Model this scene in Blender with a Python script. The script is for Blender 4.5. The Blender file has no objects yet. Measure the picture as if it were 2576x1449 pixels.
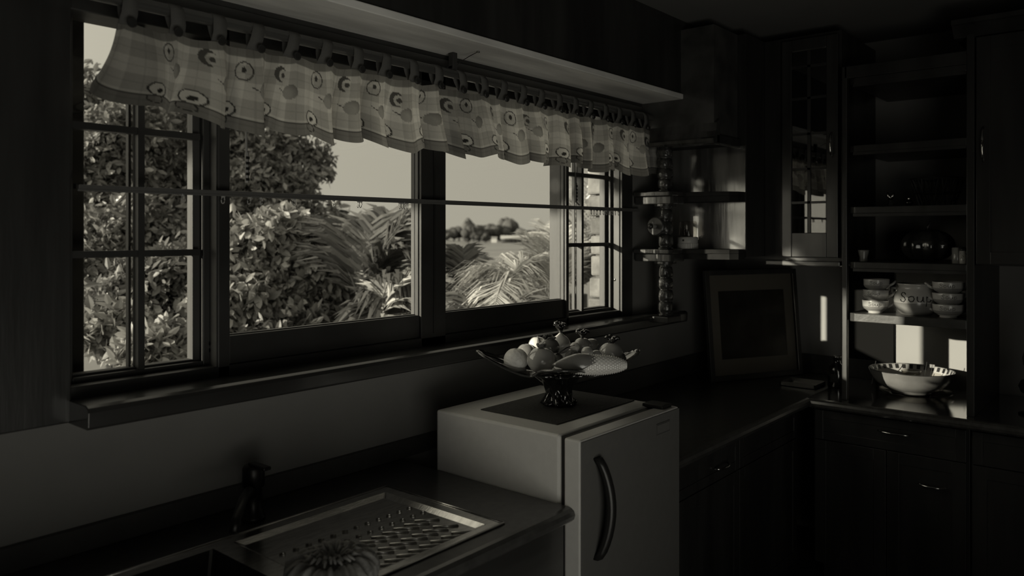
import bpy, math, random
import numpy as np
from mathutils import Vector, Matrix
random.seed(7)
SC = bpy.context.scene
COL = SC.collection
# ------------------------------------------------------------------ camera
H = 1.7                      # eye height above the kitchen floor
FPX = 1960.0; CX, HY = 1288.0, 587.0
A = math.radians(40.1); S_, C_ = math.sin(A), math.cos(A)
cd = bpy.data.cameras.new('camera'); cam = bpy.data.objects.new('camera', cd); COL.objects.link(cam)
cd.sensor_width = 36.0; cd.lens = FPX / 2576 * 36.0
cd.shift_y = -(724.5 - HY) / 2576.0
cd.clip_start = 0.05; cd.clip_end = 2000
cam.location = (0, 0, H)
cam.rotation_euler = (math.radians(90), 0, A - math.radians(90))
cd.dof.use_dof = True; cd.dof.focus_distance = 2.9; cd.dof.aperture_fstop = 2.6
SC.camera = cam
# ------------------------------------------------------------------ world, sun, exposure
SKY = (.405, .392, .325)
TINT = (1.0, .972, .85)
w = bpy.data.worlds.new('overcast_sky'); SC.world = w; w.use_nodes = True
nt = w.node_tree; bg = nt.nodes['Background']
tc = nt.nodes.new('ShaderNodeTexCoord'); sx = nt.nodes.new('ShaderNodeSeparateXYZ'); cr = nt.nodes.new('ShaderNodeValToRGB')
nt.links.new(tc.outputs['Generated'], sx.inputs[0]); nt.links.new(sx.outputs['Z'], cr.inputs[0]); nt.links.new(cr.outputs[0], bg.inputs[0])
cr.color_ramp.elements[0].position = 0.0; cr.color_ramp.elements[0].color = (.425, .413, .355, 1)
cr.color_ramp.elements[1].position = .5; cr.color_ramp.elements[1].color = (.40, .389, .335, 1)
# the sky brightens smoothly towards the low sun, as the left of the view shows
dp = nt.nodes.new('ShaderNodeVectorMath'); dp.operation = 'DOT_PRODUCT'; dp.inputs[1].default_value = Vector((-1.0, .47, .20)).normalized()
m1 = nt.nodes.new('ShaderNodeMath'); m1.operation = 'MULTIPLY_ADD'; m1.inputs[1].default_value = .5; m1.inputs[2].default_value = .5
m2 = nt.nodes.new('ShaderNodeMath'); m2.operation = 'POWER'; m2.inputs[1].default_value = 4.0
m3 = nt.nodes.new('ShaderNodeMath'); m3.operation = 'MULTIPLY_ADD'; m3.inputs[1].default_value = 4.2; m3.inputs[2].default_value = .98
nt.links.new(tc.outputs['Generated'], dp.inputs[0]); nt.links.new(dp.outputs['Value'], m1.inputs[0]); nt.links.new(m1.outputs[0], m2.inputs[0]); nt.links.new(m2.outputs[0], m3.inputs[0]); nt.links.new(m3.outputs[0], bg.inputs[1])
sl = bpy.data.lights.new('sun', 'SUN'); sun = bpy.data.objects.new('sun', sl); COL.objects.link(sun)
sl.energy = 7.6; sl.color = TINT; sl.angle = math.radians(.6)
sun.rotation_euler = Vector((1.0, -.47, -.20)).to_track_quat('-Z', 'Y').to_euler()
al = bpy.data.lights.new('room_fill', 'AREA'); ao = bpy.data.objects.new('room_fill', al); COL.objects.link(ao)
al.shape = 'RECTANGLE'; al.size = 2.6; al.size_y = 1.6; al.energy = 12.0; al.color = TINT
ao.location = (-1.1, -1.5, 1.1)
ao.rotation_euler = Vector((1.0, .75, .22)).to_track_quat('-Z', 'Y').to_euler()
al2 = bpy.data.lights.new('low_room_fill', 'AREA'); ao2 = bpy.data.objects.new('low_room_fill', al2); COL.objects.link(ao2)
al2.shape = 'RECTANGLE'; al2.size = 1.6; al2.size_y = 1.2; al2.energy = 4.2; al2.spread = math.radians(95); al2.color = TINT
ao2.location = (.45, -.75, .45); ao2.rotation_euler = Vector((1.35, 2.7, 1.9)).to_track_quat('-Z', 'Y').to_euler()
vs = SC.view_settings; SC.display_settings.display_device = 'sRGB'
vs.view_transform = 'Standard'; vs.look = 'None'; vs.exposure = 0.0; vs.gamma = 1.0; vs.use_curve_mapping = False
SC.cycles.max_bounces = 8; SC.cycles.transparent_max_bounces = 12
SC.cycles.use_denoising = True; SC.cycles.caustics_reflective = False; SC.cycles.caustics_refractive = False
SC.cycles.sample_clamp_indirect = 4.0
# ------------------------------------------------------------------ placing helpers (pixel ray meets a real plane)
def onY(px, py, Y):
    u = (px - CX) / FPX; D = Y / (S_ - u * C_); return Vector((D * (C_ + u * S_), Y, H + (HY - py) / FPX * D))
def onX(px, py, X):
    u = (px - CX) / FPX; D = X / (C_ + u * S_); return Vector((X, D * (S_ - u * C_), H + (HY - py) / FPX * D))
def onZ(px, py, z):
    u = (px - CX) / FPX; D = -(z - H) * FPX / (py - HY); return Vector((D * (C_ + u * S_), D * (S_ - u * C_), z))
def atD(px, py, D):
    u = (px - CX) / FPX; return Vector((D * (C_ + u * S_), D * (S_ - u * C_), H + (HY - py) / FPX * D))
# ------------------------------------------------------------------ materials
def tint(v, k=1.0):
    return (v, v * .985, v * .95, 1)
MATS = {}
def mat(name, v, rough=.6, metal=0.0, spec=.5, var=0.0, scale=8.0, stretch=(1, 1, 1), bump=0.0, bscale=None, coat=0.0, lo=None):
    if name in MATS: return MATS[name]
    m = bpy.data.materials.new(name); m.use_nodes = True; t = m.node_tree; b = t.nodes['Principled BSDF']
    b.inputs['Roughness'].default_value = rough; b.inputs['Metallic'].default_value = metal
    b.inputs['Specular IOR Level'].default_value = spec; b.inputs['Coat Weight'].default_value = coat; b.inputs['Coat Roughness'].default_value = .12
    b.inputs['Base Color'].default_value = tint(v)
    tcn = t.nodes.new('ShaderNodeTexCoord'); mp = t.nodes.new('ShaderNodeMapping'); mp.inputs['Scale'].default_value = stretch
    t.links.new(tcn.outputs['Object'], mp.inputs[0])
    if var > 0:
        n = t.nodes.new('ShaderNodeTexNoise'); n.inputs['Scale'].default_value = scale; n.inputs['Detail'].default_value = 6
        r = t.nodes.new('ShaderNodeValToRGB'); t.links.new(mp.outputs[0], n.inputs[0]); t.links.new(n.outputs[0], r.inputs[0])
        r.color_ramp.elements[0].position = .35; r.color_ramp.elements[1].position = .65
        r.color_ramp.elements[0].color = tint(v * (1 - var)); r.color_ramp.elements[1].color = tint(v * (1 + var))
        t.links.new(r.outputs[0], b.inputs['Base Color'])
    if bump > 0:
        n2 = t.nodes.new('ShaderNodeTexNoise'); n2.inputs['Scale'].default_value = bscale or scale; n2.inputs['Detail'].default_value = 4
        bp = t.nodes.new('ShaderNodeBump'); bp.inputs['Strength'].default_value = bump; bp.inputs['Distance'].default_value = .01
        t.links.new(mp.outputs[0], n2.inputs[0]); t.links.new(n2.outputs[0], bp.inputs['Height']); t.links.new(bp.outputs[0], b.inputs['Normal'])
    MATS[name] = m; return m
def glassmat(name, v, gloss_rough=.02, ior=1.45, thick=0.0, trans=1.0):
    """thin see-through glass: tinted transparency with a fresnel sheen"""
    if name in MATS: return MATS[name]
    m = bpy.data.materials.new(name); m.use_nodes = True; t = m.node_tree; t.nodes.clear()
    o = t.nodes.new('ShaderNodeOutputMaterial'); mx = t.nodes.new('ShaderNodeMixShader'); tr = t.nodes.new('ShaderNodeBsdfTransparent')
    g = t.nodes.new('ShaderNodeBsdfGlossy'); lw_ = t.nodes.new('ShaderNodeLayerWeight'); lw_.inputs[0].default_value = .5
    f0 = ((ior - 1) / (ior + 1)) ** 2
    pw = t.nodes.new('ShaderNodeMath'); pw.operation = 'POWER'; pw.inputs[1].default_value = 5.0
    fr = t.nodes.new('ShaderNodeMath'); fr.operation = 'MULTIPLY_ADD'; fr.inputs[1].default_value = 1 - f0; fr.inputs[2].default_value = f0
    t.links.new(lw_.outputs['Facing'], pw.inputs[0]); t.links.new(pw.outputs[0], fr.inputs[0])
    tr.inputs[0].default_value = tint(v); g.inputs['Roughness'].default_value = gloss_rough
    t.links.new(fr.outputs[0], mx.inputs[0]); t.links.new(tr.outputs[0], mx.inputs[1]); t.links.new(g.outputs[0], mx.inputs[2]); t.links.new(mx.outputs[0], o.inputs[0])
    MATS[name] = m; return m
def leafmat(name, v, v2, transl=.3, rough=.4):
    if name in MATS: return MATS[name]
    m = bpy.data.materials.new(name); m.use_nodes = True; t = m.node_tree; t.nodes.clear()
    o = t.nodes.new('ShaderNodeOutputMaterial'); mx = t.nodes.new('ShaderNodeMixShader'); mx.inputs[0].default_value = transl
    b = t.nodes.new('ShaderNodeBsdfPrincipled'); b.inputs['Roughness'].default_value = rough; tl = t.nodes.new('ShaderNodeBsdfTranslucent')
    gi = t.nodes.new('ShaderNodeNewGeometry'); r = t.nodes.new('ShaderNodeValToRGB')
    r.color_ramp.elements[0].color = tint(v); r.color_ramp.elements[1].color = tint(v2)
    t.links.new(gi.outputs['Random Per Island'], r.inputs[0]); t.links.new(r.outputs[0], b.inputs['Base Color']); t.links.new(r.outputs[0], tl.inputs[0])
    t.links.new(b.outputs[0], mx.inputs[1]); t.links.new(tl.outputs[0], mx.inputs[2]); t.links.new(mx.outputs[0], o.inputs[0])
    MATS[name] = m; return m
WALL = mat('painted_wall', .23, .85, var=.06, scale=3, bump=.05, bscale=60)
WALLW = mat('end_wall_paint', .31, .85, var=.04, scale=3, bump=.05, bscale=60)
CEIL = mat('ceiling_paint', .16, .9, var=.05, scale=2)
WOOD = mat('dark_wood', .03, .38, var=.35, scale=9, stretch=(1, 1, .12), bump=.12, bscale=30, coat=.15)
WOODH = mat('dark_wood_long', .05, .38, var=.35, scale=9, stretch=(.12, 1, 1), bump=.1, bscale=30, coat=.15)
WOODF = mat('window_frame_wood', .032, .45, var=.3, scale=12, stretch=(.3, 1, .3), bump=.08, bscale=40)
WOODP = mat('soffit_wood', .80, .38, var=.22, scale=5, stretch=(.35, 2.2, 1), bump=.08, bscale=25, coat=.1)
JAMB = mat('jamb_paint', .045, .55, var=.2, scale=10, stretch=(1, 1, .2))
WOODG = mat('varnished_wood', .05, .2, var=.4, scale=14, stretch=(1, 1, .1), bump=.35, bscale=28, coat=.8)
COUNT = mat('worktop_laminate', .035, .35, var=.3, scale=40, coat=.25)
COUNTG = mat('polished_worktop', .03, .12, var=.3, scale=30, coat=1.0)
COUNTE = mat('worktop_edge', .06, .3, var=.2, scale=30, coat=.4)
TILE = mat('floor_tile', .06, .4, var=.2, scale=4)
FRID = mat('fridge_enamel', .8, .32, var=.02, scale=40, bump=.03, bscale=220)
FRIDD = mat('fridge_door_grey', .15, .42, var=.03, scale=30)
BLACKP = mat('black_plastic', .02, .35)
RUBBER = mat('rubber_gasket', .05, .6)
STEEL = mat('stainless_steel', .68, .22, metal=1, var=.15, scale=20, stretch=(1, 4, 1), bump=.04, bscale=60)
CHROME = mat('chrome', .75, .12, metal=1)
ALU = mat('dull_aluminium', .30, .35, metal=1)
PLASTW = mat('white_plastic', .60, .4)
CERAM = mat('glazed_ceramic', .50, .22, var=.08, scale=9, coat=.5)
CERAMD = mat('glazed_ceramic_band', .26, .22, var=.1, scale=9, coat=.5)
INK = mat('dark_glaze_paint', .03, .3)
MATW = mat('woven_mat', .055, .7, var=.4, scale=60, stretch=(1, 6, 1), bump=.5, bscale=80)
PAPER = mat('mount_card', .20, .7)
PICT = mat('picture_print', .03, .5, var=.6, scale=7)
GLAZE = glassmat('window_glass', .97)
DGLASS = glassmat('smoked_glass', .40, .04, 1.6)
CGLASS = glassmat('clear_glass', .86, .03, 1.5)
DOORGL = glassmat('cupboard_glass', .35, .01, 2.1)
# ------------------------------------------------------------------ mesh building
class MB:
    def __init__(s): s.v = []; s.f = []
    def add(s, vs_, fs_):
        n = len(s.v); s.v += [tuple(p) for p in vs_]; s.f += [tuple(i + n for i in q) for q in fs_]; return s
    def box(s, a, b):
        x0, y0, z0 = a; x1, y1, z1 = b
        return s.add([(x0, y0, z0), (x1, y0, z0), (x1, y1, z0), (x0, y1, z0), (x0, y0, z1), (x1, y0, z1), (x1, y1, z1), (x0, y1, z1)],
                     [(0, 3, 2, 1), (4, 5, 6, 7), (0, 1, 5, 4), (1, 2, 6, 5), (2, 3, 7, 6), (3, 0, 4, 7)])
    def prism(s, pts, z0, z1):
        n = len(pts); v = [(x, y, z0) for x, y in pts] + [(x, y, z1) for x, y in pts]
        return s.add(v, [tuple(range(n))[::-1], tuple(range(n, 2 * n))] + [(i, (i + 1) % n, n + (i + 1) % n, n + i) for i in range(n)])
    def extr(s, prof, p0, p1, ax):
        """profile of (a,b) pairs swept along axis ax ('x' or 'y') from p0 to p1; a = the other horizontal, b = z"""
        n = len(prof)
        mk = (lambda t, a, b: (t, a, b)) if ax == 'x' else (lambda t, a, b: (a, t, b))
        v = [mk(p0, a, b) for a, b in prof] + [mk(p1, a, b) for a, b in prof]
        return s.add(v, [tuple(range(n)), tuple(range(n, 2 * n))[::-1]] + [(i, n + i, n + (i + 1) % n, (i + 1) % n) for i in range(n)])
    def tube(s, pts, r, seg=8, cap=True):
        pts = [Vector(p) for p in pts]; n = len(pts)
        rr = r if isinstance(r, (list, tuple)) else [r] * n
        ref = Vector((0, 0, 1)); rings = []
        for i, p in enumerate(pts):
            d = (pts[min(i + 1, n - 1)] - pts[max(i - 1, 0)]).normalized()
            a = d.cross(ref)
            if a.length < .05: a = d.cross(Vector((1, 0, 0)))
            a.normalize(); b = d.cross(a); ref = b.cross(d) * 1 if False else ref
            rings.append([p + (a * math.cos(2 * math.pi * k / seg) + b * math.sin(2 * math.pi * k / seg)) * rr[i] for k in range(seg)])
        v = [q for R in rings for q in R]; f = []
        for i in range(n - 1):
            for k in range(seg):
                f.append((i * seg + k, i * seg + (k + 1) % seg, (i + 1) * seg + (k + 1) % seg, (i + 1) * seg + k))
        if cap: f += [tuple(range(seg))[::-1], tuple(range((n - 1) * seg, n * seg))]
        return s.add(v, f)
    def lathe(s, prof, seg=32, c=(0, 0, 0), fn=None, axis='z', cap=True):
        """prof list of (r,z); fn(theta,r,z)->(r,z) lets it wobble"""
        v = []; f = []; n = len(prof)
        for r, z in prof:
            for k in range(seg):
                th = 2 * math.pi * k / seg; r2, z2 = fn(th, r, z) if fn else (r, z)
                p = (r2 * math.cos(th), r2 * math.sin(th), z2)
                if axis == 'x': p = (p[2], p[0], p[1])
                if axis == 'y': p = (p[0], p[2], p[1])
                v.append((c[0] + p[0], c[1] + p[1], c[2] + p[2]))
        for i in range(n - 1):
            for k in range(seg):
                f.append((i * seg + k, i * seg + (k + 1) % seg, (i + 1) * seg + (k + 1) % seg, (i + 1) * seg + k))
        if cap and prof[0][0] > 1e-5: f.append(tuple(range(seg))[::-1])
        if cap and prof[-1][0] > 1e-5: f.append(tuple(range((n - 1) * seg, n * seg)))
        return s.add(v, f)
    def build(s, name, m, parent=None, smooth=False, bevel=0.0, loc=None, rot=None, weld=False, subsurf=0, solid=0.0):
        me = bpy.data.meshes.new(name); me.from_pydata(s.v, [], s.f); me.update()
        if smooth: me.polygons.foreach_set('use_smooth', [True] * len(me.polygons))
        me.materials.append(m)
        o = bpy.data.objects.new(name, me); COL.objects.link(o)
        if parent: o.parent = parent
        if loc: o.location = loc
        if rot: o.rotation_euler = rot
        if weld:
            w_ = o.modifiers.new('weld', 'WELD'); w_.merge_threshold = 1e-5
        if solid: 
            q = o.modifiers.new('solid', 'SOLIDIFY'); q.thickness = solid
        if bevel:
            q = o.modifiers.new('bevel', 'BEVEL'); q.width = bevel; q.segments = 2; q.limit_method = 'ANGLE'
        if subsurf:
            q = o.modifiers.new('sub', 'SUBSURF'); q.levels = subsurf; q.render_levels = subsurf
        return o
def thing(name, label, cat, loc=(0, 0, 0), rz=0.0, group=None):
    o = bpy.data.objects.new(name, None); COL.objects.link(o); o.location = loc; o.rotation_euler = (0, 0, rz); o.empty_display_size = .05
    return tag(o, label, cat, group)
def tag(o, label, cat, group=None):
    o['label'] = label; o['category'] = cat
    if group: o['group'] = group
    return o
def struct(o): o['kind'] = 'structure'; return o
def box(name, a, b, m, parent=None, bevel=0.0):
    a2 = tuple(min(p, q) for p, q in zip(a, b)); b2 = tuple(max(p, q) for p, q in zip(a, b))
    if parent and parent.type == 'EMPTY' and parent.get('_o'): pass
    return MB().box(a2, b2).build(name, m, parent, bevel=bevel)
def Z(z): return H + z
# =================================================================== ROOM SHELL
WY = 2.10; EX = 4.55; CE = Z(1.05); WB = -2.2; WL = -1.4
WX0, WX1, WZ0, WZ1 = .70, 3.39, Z(-.43), Z(.645)
m = MB()
m.box((WL, WY, 0), (WX0, WY + .14, CE)); m.box((WX1, WY, 0), (EX + .1, WY + .14, CE))
m.box((WX0, WY, 0), (WX1, WY + .14, WZ0)); m.box((WX0, WY, WZ1), (WX1, WY + .14, CE))
struct(m.build('wall_window', WALL))
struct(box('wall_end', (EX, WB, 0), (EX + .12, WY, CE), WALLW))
struct(box('wall_back', (WL, WB - .1, 0), (EX + .12, WB, CE), WALL))
struct(box('wall_left', (WL - .1, WB - .1, 0), (WL, WY + .14, CE), WALL))
struct(box('floor', (WL - .1, WB - .1, -.1), (EX + .12, WY + .14, 0), TILE))
struct(box('ceiling', (WL - .1, WB - .1, CE), (EX + .12, WY + .14, CE + .1), CEIL))
# dark wood panel over the wall left of the window, trim by corner shelves
struct(box('trim_1', (-.4, WY - .018, Z(-.47)), (WX0 + .075, WY, CE), WOOD, bevel=.004))
struct(box('trim_2', (WX1 - .055, WY - .012, Z(-.415)), (WX1 + .045, WY, Z(.62)), WOODF, bevel=.003))
# window sill board
sill = MB().extr([(WY, Z(-.472)), (WY, Z(-.415)), (1.985, Z(-.4146)), (1.972, Z(-.42)), (1.968, Z(-.43)), (1.97, Z(-.466)), (1.976, Z(-.472))], .77, 3.80, 'x').build('trim_3', mat('sill_wood', .04, .28, var=.3, scale=9, stretch=(.15, 1, 1), coat=.5, bump=.05), bevel=.002)
struct(sill)
struct(box('trim_10', (3.43, 1.885, Z(-.445)), (3.57, 1.975, Z(-.414)), WOODF, bevel=.004))
# soffit board and dark bulkhead above the window
struct(box('trim_4', (.0, 1.823, Z(.66)), (3.68, WY, Z(.685)), WOODP, bevel=.003))
struct(box('trim_5', (.0, 1.835, Z(.685)), (3.68, WY, CE), WOOD))
struct(MB().extr([(WY, Z(.60)), (2.075, Z(.60)), (2.06, Z(.62)), (2.06, Z(.645)), (2.05, Z(.66)), (WY, Z(.66))], .0, 3.55, 'x').build('trim_6', WOODF))
# =================================================================== WINDOWS
FB = WZ0; FT = WZ1
def frame_boxes(x0, x1, z0, z1, wl, wr, wb, wt, y0, y1):
    m = MB()
    m.box((x0, y0, z0), (x0 + wl, y1, z1)); m.box((x1 - wr, y0, z0), (x1, y1, z1))
    m.box((x0 + wl, y0, z0), (x1 - wr, y1, z0 + wb)); m.box((x0 + wl, y0, z1 - wt), (x1 - wr, y1, z1)); return m
# pillars of the main frame
frm = struct(bpy.data.objects.new('window_1', None)); COL.objects.link(frm)
for (a, b) in ((WX0, .77), (1.175, 1.213), (1.976, 2.104), (2.880, 2.900), (3.335, WX1)):
    mm = MB().box((a, WY, FB), (b, WY + (.115 if a < 1 or a > 3 else .045), FT)); mm.build('mullion_post', WOODF, frm, bevel=.003)
    if 2.5 < a < 3 or a < 1.2 and a > 1: MB().box((a + .002, WY + .047, FB), (b - .002, WY + .098, FT)).build('outer_jamb', JAMB, frm)
MB().box((WX0, WY, FB), (WX1, WY + .115, Z(-.385))).build('bottom_rail', WOODF, frm, bevel=.003)
MB().box((WX0, WY, Z(.562)), (WX1, WY + .115, FT)).build('head_rail', WOODF, frm, bevel=.003)
MB().box((2.036, WY - .004, Z(-.372)), (2.044, WY, Z(.60))).build('cover_strip', BLACKP, frm)
# painted left-facing jambs seen in raking light
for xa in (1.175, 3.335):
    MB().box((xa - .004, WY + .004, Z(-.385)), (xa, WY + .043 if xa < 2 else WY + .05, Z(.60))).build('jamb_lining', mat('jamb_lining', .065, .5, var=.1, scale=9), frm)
def fixed_window(n, x0, x1):
    w_ = struct(bpy.data.objects.new('window_%d' % n, None)); COL.objects.link(w_)
    frame_boxes(x0, x1, Z(-.385), Z(.60), .004, .005, .083, .02, WY + .012, WY + .045).build('frame', WOODF, w_, bevel=.002)
    frame_boxes(x0 + .003, x1 - .003, Z(-.304), Z(.585), .003, .004, .005, .006, WY + .030, WY + .048).build('glazing_bead', JAMB, w_, bevel=.001)
    MB().box((x0 + .004, WY + .036, Z(-.303)), (x1 - .005, WY + .040, Z(.585))).build('pane', GLAZE, w_)
    return w_
W2 = fixed_window(2, 1.213, 1.976); W3 = fixed_window(3, 2.104, 2.880)
def casement(n, x0, x1, xm):
    w_ = struct(bpy.data.objects.new('window_%d' % n, None)); COL.objects.link(w_)
    ya, yb = WY + .043, WY + .083
    frame_boxes(x0, x1, Z(-.385), Z(.60), .03, .022, .014, .03, ya, yb).build('frame', WOODF, w_, bevel=.002)
    frame_boxes(x0 + .03, x1 - .022, Z(-.371), Z(.57), .008, .022, .006, .004, yb - .02, yb + .012).build('glazing_bead', JAMB, w_, bevel=.001)
    zs = [Z(.279), Z(-.055)]
    MB().box((xm - .009, ya, Z(-.371)), (xm + .009, yb - .008, Z(.57))).build('glazing_bar', WOODF, w_)
    MB().box((xm - .020, yb - .006, Z(-.371)), (xm - .013, yb + .01, Z(.57))).build('glazing_bar', JAMB, w_)
    for z in zs:
        MB().box((x0 + .03, ya + .002, z - .009), (x1 - .03, yb - .010, z + .009)).build('glazing_bar', WOODF, w_)
    xs = [x0 + .03, xm, x1 - .03]; zz = [Z(-.371), zs[1], zs[0], Z(.57)]
    for i in range(2):
        for j in range(3):
            MB().box((xs[i] + .006, yb - .01, zz[j] + .006), (xs[i + 1] - .006, yb - .006, zz[j + 1] - .006)).build('pane', GLAZE, w_)
    return w_
W4 = casement(4, .77, 1.175, .975); W5 = casement(5, 2.900, 3.335, 3.07)
for px, py in ((545, 868), (545, 884), (1530, 703)):
    pass
# casement stays: perforated bars hanging from the head
def stay(parent, px, yt, yb, Y, lean=0.0):
    p = onY(px, yb, Y); q = onY(px - 3, yt, Y); m = MB()
    m.tube([q, p], .0035, 6); o = m.build('window_stay', ALU, parent)
    mm = MB()
    for k in range(5):
        z = p.z + .006 + k * .016
        mm.box((p.x - .0055, Y - .006, z), (p.x + .0055, Y - .003, z + .008))
    mm.build('stay_hole', BLACKP, parent)
    MB().tube([(p.x, Y, p.z + .09), (p.x, Y, p.z)], .006, 6).build('stay_end', ALU, parent)
stay(W2, 621, 250, 460, WY - .01)
stay(W5, 1449, 380, 508, WY + .03)
p = onY(1449, 508, WY + .03)
MB().tube([p, (p.x + .03, p.y + .01, p.z - .008), (p.x + .055, p.y + .02, p.z - .012)], .0035, 6).build('stay_hook', ALU, W5)
for px, py in ((547, 868), (547, 885)):
    q = onX(px, py, 1.1705)
    MB().lathe([(.006, 0), (.004, .002), (0, .003)], 10, (1.171, WY + .04, q.z), axis='x').build('screw', BLACKP, W4)
q = onX(1530, 703, 3.33)
MB().lathe([(.007, -.002), (.005, -.004), (0, -.005)], 10, (3.331, WY + .03, q.z), axis='x').build('screw', CHROME, W5)
# =================================================================== CURTAIN ROD, VALANCE, LOWER TRACK
RY, RZ = 2.0, Z(.583); RR = .0165
rod = thing('curtain_rod', 'thick dark wooden curtain rod under the soffit above the window, threaded through the tabs', 'curtain rod', (.70, RY, RZ))
def loc_child(o, parent):
    o.parent = parent; o.matrix_parent_inverse = Matrix.Translation(parent.location).inverted() if parent.rotation_euler[2] == 0 else (Matrix.Translation(parent.location) @ parent.rotation_euler.to_matrix().to_4x4()).inverted(); return o
RODM = mat('rod_wood', .07, .35, var=.3, scale=10, stretch=(.1, 1, 1), coat=.4)
loc_child(MB().lathe([(RR, .62), (RR, 3.60)], 20, (0, RY, RZ), axis='x').build('pole', RODM, smooth=False), rod)
loc_child(MB().lathe([(RR, 3.60), (RR * 1.25, 3.605), (RR * 1.25, 3.62), (RR * .8, 3.625), (.0, 3.63)], 20, (0, RY, RZ), axis='x').build('finial', RODM, smooth=True), rod)
for x in (.72, 2.04, 3.565):
    loc_child(MB().box((x - .012, RY - .01, RZ + RR * .8), (x + .012, WY - .03, RZ + .03)).box((x - .012, RY - .012, RZ + RR), (x + .012, RY + .012, Z(.66))).build('bracket', WOODF, bevel=.003), rod)
loc_child(MB().box((.70, WY - .045, Z(.592)), (3.5, WY - .03, Z(.645))).build('back_rail', mat('rail_wood', .06, .5, var=.4, scale=12, stretch=(.1, 1, 1))), rod)

def smooth01(x): x = np.clip(x, 0, 1); return x * x * (3 - 2 * x)
NX, NV = 1500, 64
SX0, SX1 = .850, 3.520
t = np.linspace(0, 1, NX); v = np.linspace(0, 1, NV)
T, V = np.meshgrid(t, v, indexing='ij')
TABX = [.875 + i * .1195 for i in range(23)]
Xb = SX0 + (SX1 - SX0) * T
ph = 2.1 * np.sin(T * 17.0) + 1.4 * np.sin(T * 41 + 1)
ph2 = 1.3 * np.sin(T * 29.0 + 2)
amp = .012 + .038 * V
fold = np.sin(2 * np.pi * 19 * T + ph) + .45 * np.sin(2 * np.pi * 33 * T + ph2 + .8 * V)
Yc = RY - .004 - .008 * V + amp * fold * .62
Xc = Xb + (.006 + .024 * V) * np.cos(2 * np.pi * 19 * T + ph) * 1.15 + .012 * np.sin(9 * T + 3 * V)
# the ends flare out at the hem
Xc += -.085 * V * np.exp(-T / .025) + .085 * V * np.exp(-(1 - T) / .03)
Yc += -.05 * V * np.exp(-T / .03) - .02 * V * np.exp(-(1 - T) / .03)
topz = Z(.532); botz = Z(.293)
sag = .013 * np.abs(np.sin(np.pi * (Xb - TABX[0]) / .1195)) ** .8
hem = .010 * np.sin(2 * np.pi * 9 * T + 1.0) + .008 * np.sin(2 * np.pi * 23 * T) - .065 * np.exp(-T / .035)
Zc = topz - sag * (1 - V) - V * (topz - botz + hem) + .006 * fold * V
# printed pattern in cloth coordinates
SW = 3.55; s_ = T * SW; hh = .245; z_ = V * hh
base = np.full(T.shape, .70)
cs = .050
chk = ((s_ // cs) % 2) + ((z_ // cs) % 2)
base = np.where(chk == 0, .84, np.where(chk == 1, .68, .52))
thin = (np.abs((s_ / cs) % 1 - .5) < .03) | (np.abs((z_ / cs) % 1 - .5) < .03)
base = np.where(thin, base * .86, base)
rs = np.random.RandomState(5)
def ell(cx, cz, a, b, ang=0.0):
    dx = s_ - cx; dz = z_ - cz; ca, sa = math.cos(ang), math.sin(ang)
    return np.sqrt(((dx * ca + dz * sa) / a) ** 2 + ((-dx * sa + dz * ca) / b) ** 2)
n = 0
for k in range(22):
    cx = .115 + k * .155
    # cut apple low, near the hem
    c0 = cx + rs.uniform(-.01, .01); cz0 = .188; e = ell(c0, cz0, .026, .022, .3)
    base = np.where(e < 1, .85, base); base = np.where((e < 1.06) & (e > .90), .07, base)
    base = np.where(ell(c0 + .002, cz0 + .004, .010, .007, -.4) < 1, .06, base)
    e = ell(c0 - .006, cz0 + .032, .020, .013, .3); base = np.where((e < 1.05) & (e > .88), .16, base)
    # whole apple mid-height
    c1 = cx + .078 + rs.uniform(-.01, .01); cz1 = .120 + rs.uniform(-.012, .012); e = ell(c1, cz1, .022, .024, .5)
    g = ell(c1 - .010, cz1 + .008, .03, .03)
    base = np.where(e < 1, (.15 + .27 * np.clip(1.5 - g, 0, 1)), base)
    st = (np.abs((z_ - cz1) - (s_ - c1 + .025) * .5) < .0015) & (s_ > c1 - .04) & (s_ < c1 - .022)
    base = np.where(st, .05, base)
    # sliced apple high on the cloth, crescent shading
    c2 = cx + .03 + rs.uniform(-.012, .012); cz2 = .058 + rs.uniform(-.01, .012)
    if k % 2 == 0:
        e = ell(c2, cz2, .024, .028, .2); base = np.where((e < 1.05) & (e > .90), .09, base); base = np.where(ell(c2, cz2 - .004, .006, .009) < 1, .08, base)
    else:
        e = ell(c2, cz2, .022, .027, -.4); e2 = ell(c2 + .010, cz2 + .004, .016, .020, -.4)
        base = np.where((e < 1) & (e2 > 1), .13, base); base = np.where((e2 < .45), .12, base)
hemband = (V > .865); topband = (V < .10)
base = np.where(hemband, base * .42, base); base = np.where(topband, base * .40, base)
base = np.where(np.abs(V - .862) < .006, .10, base)
vv = np.stack([Xc, Yc, Zc], -1).reshape(-1, 3)
idx = np.arange(NX * NV).reshape(NX, NV)
q = np.stack([idx[:-1, :-1], idx[1:, :-1], idx[1:, 1:], idx[:-1, 1:]], -1).reshape(-1, 4)
me = bpy.data.meshes.new('cloth'); me.from_pydata(vv.tolist(), [], q.tolist()); me.update()
ca = me.color_attributes.new('print', 'FLOAT_COLOR', 'POINT')
cc = np.ones((NX * NV, 4)); bb = base.reshape(-1); cc[:, 0] = bb; cc[:, 1] = bb * .98; cc[:, 2] = bb * .93
ca.data.foreach_set('color', cc.reshape(-1).tolist()); me.polygons.foreach_set('use_smooth', [True] * len(me.polygons))
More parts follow.
